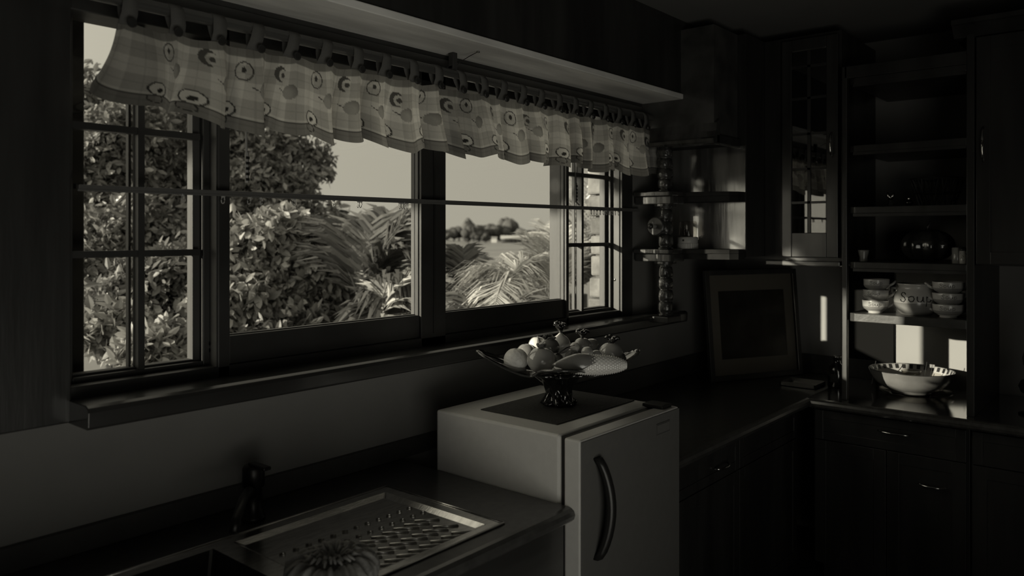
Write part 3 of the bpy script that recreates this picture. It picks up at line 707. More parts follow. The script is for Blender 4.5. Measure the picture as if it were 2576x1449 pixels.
# corn cob with husk
cc_ = fruit_c(1492, 918, 2.56); corn = thing('corn_cob', 'ornamental corn cob half wrapped in a smooth husk, lying at the dish front', 'corn', cc_, A - math.pi / 2 + .0)
LX, RC = .105, .034
kern = MB()
for i in range(26):
    x = -LX * .75 + i * .0074
    rr_ = RC * math.sqrt(max(0.02, 1 - (x / (LX * 1.08)) ** 2)) * .92
    for k in range(16):
        th = 2 * math.pi * (k + .5 * (i % 2)) / 16
        cx_, cy_, cz_ = x, rr_ * math.cos(th), rr_ * math.sin(th); q_ = .0044
        n_ = Vector((0, math.cos(th), math.sin(th))); tt = Vector((0, -math.sin(th), math.cos(th))); c3 = Vector((cx_, cy_, cz_))
        ex = Vector((1, 0, 0))
        w_ = rr_ * .18
        kern.add([c3 - ex * q_ - tt * w_, c3 + ex * q_ - tt * w_, c3 + ex * q_ + tt * w_, c3 - ex * q_ + tt * w_, c3 + n_ * .0045], [(0, 1, 4), (1, 2, 4), (2, 3, 4), (3, 0, 4)])
ko = kern.build('kernels', FRU['pale'], corn, smooth=True); ko['kind'] = 'stuff'
MB().lathe([(0, -LX * .9)] + [(RC * .9 * math.sqrt(max(0, 1 - (x / LX) ** 2)), x) for x in [(-.85 + .17 * j) * LX for j in range(11)]] + [(0, LX)], 18, axis='x').build('core', FRU['pale'], corn, smooth=True)
hk = MB(); rows = 14
for i in range(rows):
    f = i / (rows - 1); x = -LX * 1.28 + f * (LX * 1.60)
    rr_ = RC * 1.12 * math.sin(min(1, (f * 1.6 + .08)) * math.pi / 2) ** 1.1 * (1 if f < .6 else 1 - .25 * (f - .6) / .4)
    sp = 2.7 * (1 if f < .45 else max(.10, 1 - ((f - .45) / .55) ** 1.1))
    for k in range(13):
        th = math.pi / 2 + .5 + sp * (k / 12 - .5) + math.pi * 0
        al_ = sp * (k / 12 - .5) + .75; hk.v.append((x, -rr_ * math.sin(al_), rr_ * math.cos(al_)))
for i in range(rows - 1):
    for k in range(12): hk.f.append((i * 13 + k, i * 13 + k + 1, (i + 1) * 13 + k + 1, (i + 1) * 13 + k))
hk.build('husk', FRU['dark'], corn, smooth=True, solid=.0015)
# =================================================================== END WALL: OPEN SHELF UNIT WITH CUPBOARDS
UX = 3.89; UYr, UYl = .675, 1.18
un = thing('shelf_unit', 'tall dark wooden open shelf unit standing on the end-wall worktop, full of crockery', 'shelf unit', (4.2, .93, CT))
loc_child(MB().box((UX, UYr - .03, CT), (EX, UYr, Z(.88))).build('side_panel', WOOD, bevel=.002), un)
pq = onX(2124, 1004, UX)
loc_child(MB().box((UX, pq.y - .012, CT), (UX + .03, pq.y + .012, Z(.80))).build('front_post', WOOD, bevel=.003), un)
loc_child(MB().box((EX - .018, 1.13, CT + .0), (EX - .006, 1.40, Z(-.145))).build('shade_board', mat('shade_board_black', .010, .95, spec=.05), bevel=.002), un)  # near-black board added to keep the wall behind the post dark under sun
SHZ = [(-.421, -.381), (-.167, -.136), (.094, .127), (.387, .42), (.712, .742)]
for k, (a_, b_) in enumerate(SHZ):
    pts = [(UX, UYr), (UX + .004, 1.145), (UX + .018, 1.168), (UX + .04, 1.172), (EX - .02, 1.165), (EX, 1.165), (EX, UYr)]
    loc_child(MB().prism(pts[::-1], Z(a_), Z(b_)).build('shelf', WOOD if k else WOODH, bevel=.003), un)
    if k: loc_child(MB().prism([(UX + .002, UYr + .001), (UX + .002, 1.15), (UX + .02, 1.15), (UX + .02, UYr + .001)][::-1], Z(a_) - .014, Z(a_)).build('shelf_lip', WOOD), un)
loc_child(MB().box((UX, UYr, Z(.742)), (EX, 1.19, Z(.80))).build('header', WOOD, bevel=.003), un)
# upper cupboard to the right of the niche
uc = cabinet_unit('wall_cupboard', 'dark wall cupboard with a crown moulding right of the open shelves', 3.895, -.9, EX, UYr - .032, Z(-.14), Z(.86), 'x',
                  [('door', .25, UYr - .034, Z(-.135), Z(.855), ('v', .612, Z(.385), .15)), ('door', -.2, .25, Z(-.135), Z(.855), None), ('door', -.65, -.2, Z(-.135), Z(.855), None)])
cr_ = [(3.90, Z(.86)), (3.895, Z(.865)), (3.85, Z(.905)), (3.84, Z(.91)), (3.84, Z(.93)), (4.5, Z(.93)), (4.5, Z(.86))]
loc_child(MB().extr(cr_, -.9, UYr + .05, 'y').build('crown_moulding', WOOD), uc)
# left: corner cupboard with a glazed door
gc = thing('glazed_cupboard', 'dark corner wall cupboard with a small-paned glass door reflecting the window', 'cupboard', (4.37, 1.56, Z(-.137)))
GX = 3.95
ya, yb = 1.237, 1.515
m = MB(); m.box((GX + .02, 1.225, Z(-.137)), (EX - .006, 1.245, Z(1.0))); m.box((GX + .02, 1.50, Z(-.137)), (EX - .006, 1.613, Z(1.0)))
m.box((GX + .02, 1.245, Z(-.137)), (EX - .006, 1.50, Z(-.117))); m.box((GX + .02, 1.245, Z(.98)), (EX - .006, 1.50, Z(1.0))); m.box((EX - .012, 1.245, Z(-.117)), (EX - .008, 1.50, Z(.98)))

loc_child(m.build('carcass', WOOD), gc)
loc_child(MB().box((3.74, 1.615, Z(-.12)), (EX - .006, WY - .004, Z(1.0))).build('corner_box', WOOD), gc)
sidep = MB().box((3.734, 1.618, Z(-.078)), (3.74, WY - .005, Z(.44))).build('side_panel', mat('gloss_side_panel', .10, .16, var=.45, scale=12, stretch=(1, 1.4, .12), bump=.12, bscale=22, coat=1.0, spec=1.0)); loc_child(sidep, gc)
gd = loc_child(MB().box((GX - .004, ya, Z(-.12)), (GX + .016, 1.293, Z(.98))).box((GX - .004, yb - .05, Z(-.12)), (GX + .016, yb, Z(.98))).box((GX - .004, 1.293, Z(-.12)), (GX + .016, yb - .05, Z(.003))).box((GX - .004, 1.293, Z(.92)), (GX + .016, yb - .05, Z(.98))).build('door', mat('door_wood', .03, .3, var=.4, scale=10, stretch=(1, 1, .12), bump=.15, coat=.4), bevel=.003), gc)
MB().box((GX + .004, 1.288, Z(.0)), (GX + .008, yb - .048, Z(.923))).build('pane', DOORGL, gd)
ymid = onX(2035, 500, GX).y
MB().box((GX - .002, ymid - .008, Z(.003)), (GX + .014, ymid + .008, Z(.92))).build('glazing_bar', WOOD, gd)
for z in (.155, .324, .50, .68, .84):
    MB().box((GX - .002, 1.293, Z(z) - .006), (GX + .014, yb - .05, Z(z) + .006)).build('glazing_bar', WOOD, gd)
HN = Vector((-1, 0, 0)); bow_handle(gd, (GX - .004, 1.265, Z(.435)), (0, 0, 1), .12)
loc_child(MB().box((GX - .012, 1.225, Z(-.165)), (EX - .006, 1.60, Z(-.137))).build('base_moulding', mat('moulding_wood', .07, .25, coat=.6, var=.3, scale=12, stretch=(1, .1, 1)), bevel=.006), gc)
# top box with cornice over the corner shelves
cs_ = thing('corner_shelves', 'dark open end shelves with round turned posts between the window and corner cupboard', 'shelf', (3.66, 2.0, Z(-.41)))
loc_child(MB().box((3.47, 1.66, Z(.47)), (3.735, WY - .014, Z(1.0))).build('top_box', mat('top_box_wood', .06, .3, var=.35, scale=8, coat=.5)), cs_)
loc_child(MB().extr([(3.48, Z(.427)), (3.44, Z(.43)), (3.432, Z(.438)), (3.432, Z(.452)), (3.45, Z(.46)), (3.462, Z(.49)), (3.47, Z(.53)), (3.50, Z(.55)), (3.50, Z(.427))], 1.645, WY, 'y').build('cornice', WOODG), cs_)
loc_child(MB().box((3.47, 1.645, Z(.43)), (3.735, 1.68, Z(.475))).build('cornice_front', WOOD, bevel=.004), cs_)
def endblock(x0, z0, z1):
    pts = [(x0, WY - .014), (x0, 1.885), (x0 + .015, 1.872), (x0 + .12, 1.868), (x0 + .12, WY - .014)]
    return MB().prism(pts, z0, z1)
def shelfpoly(x0, z0, z1):
    pts = [(x0 + .122, WY - .014), (x0 + .122, 1.85), (3.64, 1.66), (3.68, 1.63), (3.732, 1.62), (3.732, WY - .014)]
    return MB().prism(pts, z0, z1)
SHW = mat('matt_dark_wood', .03, .75, spec=.15, var=.3, scale=10)
for zt in (Z(.208), Z(-.080)):
    loc_child(shelfpoly(3.435, zt - .022, zt).build('shelf', SHW, bevel=.003), cs_); loc_child(endblock(3.435, zt - .022, zt).build('end_block', WOODG, bevel=.004), cs_)
    loc_child(endblock(3.450, zt - .062, zt - .022).build('end_block_base', WOODG, bevel=.004), cs_); loc_child(shelfpoly(3.455, zt - .050, zt - .022).build('shelf_apron', SHW), cs_)
    loc_child(MB().lathe([(.055, zt - .072), (.055, zt - .062)], 24, (3.50, 1.938, 0)).build('collar', WOODG), cs_)
def post(za, zb, first=.0):
    n_ = max(2, int(round((zb - za) / .062))); prof = [(.038, za), (.040, za + .006), (.030, za + .012)]
    h_ = (zb - za - .024) / n_
    for i in range(n_):
        b0 = za + .012 + i * h_
        prof += [(.0270, b0), (.0355, b0 + h_ * .10), (.0385, b0 + h_ * .35), (.0375, b0 + h_ * .7), (.0345, b0 + h_ * .93), (.027, b0 + h_)]
    prof += [(.038, zb - .006), (.040, zb)]
    return MB().lathe(prof, 20, (3.50, 1.938, 0), fn=lambda th, r, z: (r * (1 + .045 * math.sin(5 * th + z * 23) + .03 * math.sin(3 * th - z * 47)), z))
POSTM = mat('hewn_post_wood', .05, .12, var=.3, scale=20, bump=.9, bscale=45, coat=.9)
for a_, b_ in ((Z(.21), Z(.44)), (Z(-.08), Z(.136)), (Z(-.413), Z(-.152))):
    loc_child(post(a_, b_).build('turned_post', POSTM, smooth=True), cs_)
hb = thing('curtain_holdback', 'dark wooden disc holdback with a pale peg, fixed by the turned post', 'holdback', (3.46, 1.955, Z(.035)))
MB().lathe([(0, -.004), (.042, -.004), (.047, .0), (.047, .006), (.040, .012), (0, .012)], 28, axis='x').build('disc', WOOD, hb, smooth=False, loc=(-.03, 0, 0))
MB().lathe([(.011, 0), (.012, .02), (.010, .035), (.011, .037)], 14, axis='x').build('peg', mat('pale_peg', .35, .5), hb, smooth=True, loc=(-.07, 0, 0))
MB().lathe([(.0, -.02), (.012, -.018), (.015, -.008), (.012, 0), (0, 0)], 14, axis='x').build('knob', WOOD, hb, smooth=True, loc=(-.07, 0, 0))
MB().lathe([(.008, -.0), (.008, .03)], 10, axis='x').build('screw_rod', ALU, hb, loc=(-.02, 0, 0))
# jar with lid on the lower corner shelf
jp = onY(1727, 627, 1.86); jx = jp.x
jr = thing('storage_jar', 'upturned clear glass jar standing on its ribbed white lid on the corner shelf', 'jar', (3.625, 1.878, Z(-.080)))
def ribs(th, r, z): return (r * (1 + .012 * math.sin(30 * th)), z)
MB().lathe([(.050, 0), (.052, .002), (.052, .028), (.050, .03)], 120, fn=ribs).build('ribbed_lid', PLASTW, jr, smooth=False)
MB().lathe([(.050, .03), (.051, .034), (.051, .058), (.047, .062)], 40).build('collar', PLASTW, jr, smooth=True)
MB().lathe([(.043, .062), (.045, .07), (.045, .135), (.040, .142), (0, .143)], 40).build('glass', CGLASS, jr, smooth=True)
MB().box((-.051, -.006, .04), (-.0495, .004, .05)).build('mark', INK, jr)
# =================================================================== CROCKERY IN THE UNIT
def stroke_letters(txt, R_fn, th0, zc, h, m, parent, w=.0016, dth=1.0):
    """hand-lettered word laid on a round pot; th measured so that text reads left to right from outside"""
    L = {'s': [[(.85, .80), (.7, .98), (.35, 1.0), (.15, .82), (.3, .62), (.7, .45), (.85, .2), (.6, -.05), (.2, 0), (.05, .2)]],
         'o': [[(.5, .62), (.15, .5), (.1, .2), (.35, 0), (.7, .05), (.88, .32), (.75, .58), (.5, .62)]],
         'u': [[(.1, .6), (.08, .25), (.25, .02), (.55, .02), (.8, .25), (.85, .6)], [(.85, .6), (.85, .15), (1.0, 0)]],
         'p': [[(.2, .62), (.2, .2), (.12, -.5)], [(.2, .45), (.45, .65), (.8, .55), (.88, .28), (.65, .02), (.3, .05)]]}
    mb = MB(); x = 0
    for ch in txt:
        for st in L[ch]:
            pts = []
            for (a_, b_) in st:
                lx = (x + a_ * .8) * h; z = zc + (b_ - .3) * h; R = R_fn(z)
                th = th0 + (lx - len(txt) * h * .45) / R * dth
                pts.append((math.cos(th) * (R + .0004), math.sin(th) * (R + .0004), z))
            mb.tube(pts, w, 6)
        x += .92
    return mb.build('lettering', m, parent, smooth=True)
def interp(prof, z):
    for (r0, z0_), (r1, z1_) in zip(prof[:-1], prof[1:]):
        if z0_ <= z <= z1_ and z1_ > z0_: return r0 + (r1 - r0) * (z - z0_) / (z1_ - z0_)
    return prof[-1][0]
def soup_bowl(loc, label, face, R, h=.062, handles=(0,), twist=0.0):
    t_ = thing('soup_bowl', label, 'bowl', loc, face + twist, 'small lettered soup bowls stacked on the shelf')
    s = R / .060
    out = [(.030 * s, 0), (.033 * s, .003), (.031 * s, .008), (.042 * s, .014), (.052 * s, .022), (.0575 * s, .032), (.0595 * s, h - .002)]
    inn = [(.0565 * s, h), (.055 * s, .035), (.048 * s, .022), (.03 * s, .013), (0, .012)]
    MB().lathe(out + [(.0590 * s, h)] + inn, 40).build('bowl', CERAM, t_, smooth=True)
    MB().lathe([(interp(out, .016) + .0003, .016), (.0528 * s, .022), (.0579 * s, .0315), (.0584 * s, .034)], 40, cap=False).build('glaze_band', CERAMD, t_, smooth=True)
    stroke_letters('soup', lambda z: interp(out, z), math.pi * 0, .043, .0165 * s, INK, t_, .0009)
    for hd in handles:
        a_ = hd; ca_, sa_ = math.cos(a_), math.sin(a_); q_ = []
        for (rr_, zz_, of) in ((.056, .050, .016), (.078, .050, .014), (.086, .046, 0), (.078, .050, -.014), (.056, .050, -.016)):
            q_.append((ca_ * rr_ * s - sa_ * of, sa_ * rr_ * s + ca_ * of, zz_ - (rr_ - .056) * .6 * 0 - (.004 if rr_ > .07 else 0)))
        q2 = [(ca_ * .055 * s, sa_ * .055 * s, .028), (ca_ * .075 * s, sa_ * .075 * s, .040), (ca_ * .088 * s, sa_ * .088 * s, .054)]
        MB().tube(q2, [.006, .006, .005], 8).build('handle', CERAM, t_, smooth=True)
    return t_
SZ = Z(-.381)
def face_cam(x, y): return math.atan2(-y, -x)
LS = Vector((3.972, 1.072, SZ)); RS = Vector((3.965, .760, SZ))
fl = face_cam(LS.x, LS.y); frr = face_cam(RS.x, RS.y)
for k, (nm, tw) in enumerate((('bottom', .06), ('middle', -.08), ('top', .08))):
    soup_bowl(LS + Vector((.002 * k, -.002 * k, .0505 * k)), 'lettered soup bowl, %s of the stack left of the soup tureen' % nm, fl, .058, handles=(1.75,), twist=tw - .1)
    soup_bowl(RS + Vector((0, 0, .0505 * k)), 'lettered soup bowl, %s of the stack right of the soup tureen' % nm, frr, .066, handles=(1.75, -1.75), twist=-tw * .8)
b2 = soup_bowl(Vector((4.12, .775, SZ)), 'lettered soup bowl half hidden behind the right-hand stack', frr, .062, handles=(1.75,))
tz = Vector((4.02, .905, SZ)); ft = face_cam(tz.x, tz.y)
tur = thing('soup_tureen', 'round lidless pottery soup pot with large hand lettering between the bowl stacks', 'pot', tz, ft)
tprof = [(.060, 0), (.066, .004), (.082, .018), (.0935, .045), (.0955, .068), (.090, .095), (.078, .118), (.073, .128), (.078, .138), (.082, .146)]
MB().lathe(tprof + [(.078, .147), (.070, .128), (.088, .07), (.06, .012), (0, .010)], 56).build('pot', CERAM, tur, smooth=True)
MB().lathe([(.0665, .0035), (.0825, .018), (.0940, .045), (.0950, .058)], 56, cap=False).build('glaze_band', CERAMD, tur, smooth=True)
stroke_letters('soup', lambda z: interp(tprof, z), 0, .078, .040, INK, tur, .0024)
for sg in (1, -1):
    a_ = 1.72 * sg; ca_, sa_ = math.cos(a_), math.sin(a_)
    MB().tube([(ca_ * .080, sa_ * .080, .118), (ca_ * .108, sa_ * .108, .125), (ca_ * .113, sa_ * .113, .095), (ca_ * .093, sa_ * .093, .075)], .0075, 10).build('handle', CERAM, tur, smooth=True)
# striped bowl on a plate, with jar and sticks
bp_ = Vector((4.275, .985, CT)); fb = face_cam(bp_.x, bp_.y)
pl = thing('glass_plate', 'clear glass plate under the big patterned bowl on the end worktop', 'plate', (bp_.x, bp_.y - .02, CT))
MB().lathe([(0, .003), (.10, .003), (.125, .008), (.165, .016), (.168, .018), (.166, .013), (.125, .002), (.09, .0), (0, .0)], 48).build('dish', CGLASS, pl, smooth=True)
sb = thing('salad_bowl', 'big pale bowl with a dark dashed rim, on a glass plate below the soup shelf', 'bowl', bp_ + Vector((0, 0, .004)), fb)
bo = [(.085, .0), (.09, .004), (.088, .010), (.125, .022), (.160, .048), (.182, .080), (.194, .112)]
bi = [(.190, .113), (.178, .082), (.156, .052), (.12, .028), (.05, .016), (0, .015)]
MB().lathe([(0, .001)] + bo, 64, cap=False).build('bowl', mat('bowl_outside_shaded', .17, .3, var=.25, scale=7, coat=.4), sb, smooth=True)  # outside colour darkened to stand in for less sun on the bowl
MB().lathe([bo[-1]] + bi, 64, cap=False).build('lining', CERAM, sb, smooth=True)
ring = [(math.cos(2 * math.pi * k / 64) * .192, math.sin(2 * math.pi * k / 64) * .192, .1135) for k in range(65)]
MB().tube(ring, .0022, 6, cap=False).build('rim_line', INK, sb, smooth=True)
dm = MB()
for k in range(34):
    th0_ = 2 * math.pi * k / 34; q_ = []
    for (r_, z_) in ((.1895, .111), (.1800, .090)):
        for dt in (-.045, 0, .045): q_.append((math.cos(th0_ + dt) * (r_ - .0012), math.sin(th0_ + dt) * (r_ - .0012), z_))
    dm.add(q_, [(0, 1, 4, 3), (1, 2, 5, 4)])
dm.build('painted_dashes', INK, sb)
for (dy, dz_, cm) in ((-.05, .05, CERAM), (.02, .055, INK), (.06, .04, CERAM)): pass
tj = thing('glass_tumbler', 'small clear glass tumbler standing inside the patterned bowl', 'glass', bp_ + Vector((.0, .0, .020)))
MB().lathe([(.038, 0), (.040, .003), (.044, .09), (.046, .092), (.044, .093), (.040, .06), (.036, .006), (0, .005)], 32).build('glass', CGLASS, tj, smooth=True)
MB().lathe([(.0375, .006), (.0405, .055), (.0, .056)], 24).build('contents', mat('paper_scraps', .5, .8, var=.3, scale=60), tj)
for k, (dx_, dy_, h_, fl_) in enumerate(((.02, -.075, .135, 0), (.02, -.10, .125, 1), (-.01, .155, .12, 0), (-.04, -.12, .09, 0))):
    a_ = bp_ + Vector((dx_, dy_ + .02, .025)); st = thing('cocktail_stick', ('thin cocktail stick leaning in the bowl right of the tumbler', 'flag-topped cocktail stick in the bowl right of the tumbler', 'thin stick leaning at the left end of the patterned bowl', 'short dark stick at the bowl front right of the tumbler')[k], 'stick', a_)
    MB().tube([(0, .008, 0), (0, -.012, h_)], .0016, 6).build('shaft', WOOD if k != 2 else ALU, st)
    if fl_: MB().box((-.001, -.022, h_ - .016), (.001, 0, h_)).build('flag', CERAMD, st)
# pumpkin-shaped glass bowl on the third shelf
gp_ = Vector((4.17, .89, Z(-.136))); pk = thing('glass_pumpkin', 'dark ribbed glass pumpkin with a curved stalk on the shelf above the soup pots', 'ornament', gp_)
def rib(th, r, z): return (r * (1 + .07 * math.cos(9 * th)), z)
pr = [(0.02, 0)] + [(.112 * math.cos(a_) ** .8, .078 + .078 * math.sin(a_)) for a_ in [(-1.3 + .2 * k) for k in range(14)]] + [(0, .148)]
MB().lathe(pr, 90, fn=rib).build('body', mat('dark_pumpkin_glass', .03, .12, coat=1.0, var=.5, scale=12), pk, smooth=True)
MB().tube([(0, 0, .145), (.0, -.004, .17), (0, -.018, .195)], [.009, .006, .005], 10).build('stalk', WOOD, pk, smooth=True)
for (x, y, lb_, kd) in ((4.0, .712, 'pale canister beside the shaker at the right end of the shelf', 0), (3.975, .69, 'small shaker with a dark domed cap and cracked pattern, at the right panel', 1)):
    t_ = thing('canister' if kd == 0 else 'spice_shaker', lb_, 'jar', (x + .0, y + (.02 if kd == 0 else .012), Z(-.136)))
    if kd == 0: MB().lathe([(.020, 0), (.021, .002), (.021, .070), (.018, .072), (0, .072)], 24).build('body', CERAMD, t_, smooth=True)
    else:
        MB().lathe([(.016, 0), (.017, .002), (.017, .060)], 24).build('body', CERAM, t_, smooth=True)
        MB().lathe([(.0178, .058), (.0178, .064), (.014, .072), (0, .075)], 24).build('cap', INK, t_, smooth=True)
        mb = MB()
        for k in range(9):
            th = math.pi + .9 * math.sin(k * 1.9); z_ = .012 + .005 * k
            mb.tube([(math.cos(th) * .0172, math.sin(th) * .0172, z_), (math.cos(th + .4) * .0172, math.sin(th + .4) * .0172, z_ + .006 * (-1) ** k)], .0007, 5)
        mb.build('crackle_lines', INK, t_)
t_ = thing('egg_cup', 'small pale pot at the left end of the shelf with the pumpkin', 'pot', (3.97, 1.125, Z(-.136)))
MB().lathe([(.018, 0), (.020, .003), (.018, .02), (.024, .045), (.026, .055), (.023, .056), (.02, .03), (0, .02)], 28).build('cup', CERAMD, t_, smooth=True)
# basket and trinkets on the fourth shelf
bs = thing('wire_basket', 'dim open basket on the shelf above the glass pumpkin', 'basket', (4.28, .87, Z(.127)))
mb = MB()
for k in range(20):
    th = 2 * math.pi * k / 20; mb.tube([(.08 * math.cos(th), .08 * math.sin(th), .004), (.12 * math.cos(th + .25), .12 * math.sin(th + .25), .14)], .0022, 5)
    mb.tube([(.08 * math.cos(th), .08 * math.sin(th), .004), (.12 * math.cos(th - .25), .12 * math.sin(th - .25), .14)], .0022, 5)
mb.build('lattice', WOOD, bs)
for (r_, z_) in ((.08, .004), (.12, .14), (.10, .07)):
    MB().tube([(r_ * math.cos(2 * math.pi * k / 32), r_ * math.sin(2 * math.pi * k / 32), z_) for k in range(33)], .004, 6, cap=False).build('hoop', WOOD, bs)
a_ = thing('glass_figurine', 'tiny sparkling two-lobed glass ornament left of the basket', 'ornament', (3.96, 1.0, Z(.127)))
MB().lathe([(.012, 0), (.016, .01), (.008, .02), (.014, .035), (0, .05)], 14).build('body', CGLASS, a_, smooth=True)
MB().tube([(0, 0, .03), (-.004, .012, .055), (0, .014, .066)], [.005, .006, .003], 8).build('lobe', CHROME, a_, smooth=True); MB().tube([(0, 0, .03), (-.004, -.012, .055), (0, -.014, .062)], [.005, .006, .003], 8).build('lobe', CHROME, a_, smooth=True)
a_ = thing('glass_ball', 'little round glass trinket between the figurine and the basket', 'ornament', (4.0, .93, Z(.127)))
MB().lathe([(0, 0), (.012, .003), (.018, .016), (.012, .03), (0, .034)], 18).build('ball', DGLASS, a_, smooth=True); MB().lathe([(.006, .033), (.006, .038), (0, .038)], 10).build('cap', CHROME, a_)
# things left of the unit on the worktop: dark tin, thin board
a_ = thing('dark_bottle', 'dark glossy squat bottle on the worktop behind the unit\'s front post', 'bottle', (4.20, 1.32, CT))
MB().lathe([(.045, 0), (.047, .004), (.047, .09), (.040, .11), (.018, .125), (.018, .15), (.021, .152), (.021, .162), (0, .162)], 32).build('body', mat('dark_bottle_glass', .012, .06, coat=1.0, spec=1.0), a_, smooth=True)
MB().box((-.049, -.02, .03), (-.046, .02, .07)).build('label_patch', INK, a_)
a_ = thing('metal_tray', 'low pale metal tray edge on the worktop in the end corner', 'tray', (4.12, 1.47, CT))
MB().box((-.08, -.09, 0), (.08, .09, .004)).box((-.08, -.09, 0), (-.076, .09, .022)).box((.076, -.09, 0), (.08, .09, .022)).box((-.08, -.09, 0), (.08, -.086, .022)).box((-.08, .086, 0), (.08, .09, .022)).build('pan', ALU, a_)
# leaning picture frame in the corner
fn = thing('picture_frame', 'large square dark-framed picture with a wide mount, leaning in the corner on the worktop', 'picture', (4.165, 1.735, CT), math.atan2(-.31, .60))
fn.location.z = CT; fn.rotation_euler[0] = -.10
FW, FH_ = .63, .60
m = MB(); bw = .028
m.box((-FW / 2, -.012, 0), (-FW / 2 + bw, .012, FH_)); m.box((FW / 2 - bw, -.012, 0), (FW / 2, .012, FH_)); m.box((-FW / 2 + bw, -.012, 0), (FW / 2 - bw, .012, bw)); m.box((-FW / 2 + bw, -.012, FH_ - bw), (FW / 2 - bw, .012, FH_))
m.build('frame', WOOD, fn, bevel=.002)
MB().box((-FW / 2 + bw, .004, bw), (FW / 2 - bw, .010, FH_ - bw)).build('mount', PAPER, fn)
MB().box((-.225, .002, .115), (.225, .004, .485)).build('picture', PICT, fn)
MB().tube([(FW / 2 - bw - .001, -.013, bw), (FW / 2 - bw - .001, -.013, FH_ - bw)], .0018, 6).build('bright_slip', CHROME, fn)
MB().box((-FW / 2 + bw, -.004, bw), (FW / 2 - bw, -.002, FH_ - bw)).build('glass', glassmat('picture_glass', .9, .15, 1.15), fn)
# oil lamp at the far right
ol = thing('oil_lamp', 'glass oil lamp with a tall chimney on the end worktop at the right edge', 'lamp', (4.10, .455, CT))
MB().lathe([(.055, 0), (.055, .006), (.02, .02), (.014, .05), (.016, .08), (.045, .10), (.055, .125), (.045, .15), (.02, .16)], 32).build('font', DGLASS, ol, smooth=True)
MB().lathe([(.024, .16), (.030, .165), (.030, .185), (.022, .19)], 24, fn=lambda th, r, z: (r * (1 + .05 * math.sin(12 * th)), z)).build('burner', mat('brass', .25, .3, metal=1), ol)
MB().lathe([(.022, .19), (.036, .22), (.040, .25), (.028, .30), (.022, .36), (.024, .40), (.0235, .40), (.021, .36), (.027, .30), (.039, .25), (.034, .22), (.020, .19)], 32).build('chimney', CGLASS, ol, smooth=True)
MB().lathe([(.0, .0), (.008, .0), (.008, .012), (0, .012)], 10, (-.04, 0, .172), axis='x').build('wick_knob', CHROME, ol)
# =================================================================== OUTDOORS
GZ = H - 3.0
gr = MB().add([(-400, 2.6, GZ), (900, 2.6, GZ), (900, 900, GZ), (-400, 900, GZ)], [(0, 1, 2, 3)])
GRM = mat('dry_lawn', .21, .95, var=.12, scale=.05)
grass = gr.build('ground', GRM); struct(grass)
# raised bed just outside the window that the shrubs stand on
def blob_leaves(center, radii, n, size, rr, shell=.55, sunface=.5):
    """leaf quads, folded along the midrib: positions, in an ellipsoid with a bumpy surface"""
    P = rr.normal(size=(n, 3)); P /= np.linalg.norm(P, axis=1)[:, None]
    bump = 1 + .16 * np.sin(P[:, 0] * 7 + 1) * np.sin(P[:, 2] * 6 + 2) + .10 * np.sin(P[:, 1] * 11 + P[:, 2] * 9)
    rad = (shell + (1 - shell) * rr.rand(n) ** .6) * bump
    P = P * rad[:, None] * np.array(radii) + np.array(center)
    return P
def leaf_mesh(P, size, rr, droop=.3, width=.42):
    n = len(P)
    d = rr.normal(size=(n, 3)); d[:, 2] -= droop * 1.5; d /= np.linalg.norm(d, axis=1)[:, None]
    up = rr.normal(size=(n, 3)) * .7 + np.array([-.3, -.15, .9]); s = np.cross(d, up); s /= (np.linalg.norm(s, axis=1)[:, None] + 1e-6)
    nn = np.cross(s, d); L = size * rr.uniform(.6, 1.25, size=(n, 1)); w_ = L * width
    a_ = P; b_ = P + d * L * .45 + s * w_ * .5 + nn * L * .06; c_ = P + d * L; e_ = P + d * L * .45 - s * w_ * .5 + nn * L * .06; mid = P + d * L * .5
    f_ = P + d * L * .78 + s * w_ * .32 + nn * L * .03; g_ = P + d * L * .78 - s * w_ * .32 + nn * L * .03
    V_ = np.stack([a_, b_, f_, c_, g_, e_, mid], 1).reshape(-1, 3)
    base_ = (np.arange(n) * 7)[:, None, None]
    F_ = (np.array([[0, 1, 6], [0, 6, 5]])[None] + base_).reshape(-1, 3); F4 = (np.array([[1, 2, 3, 6], [6, 3, 4, 5]])[None] + base_).reshape(-1, 4)
    return V_, F_.tolist() + F4.tolist()
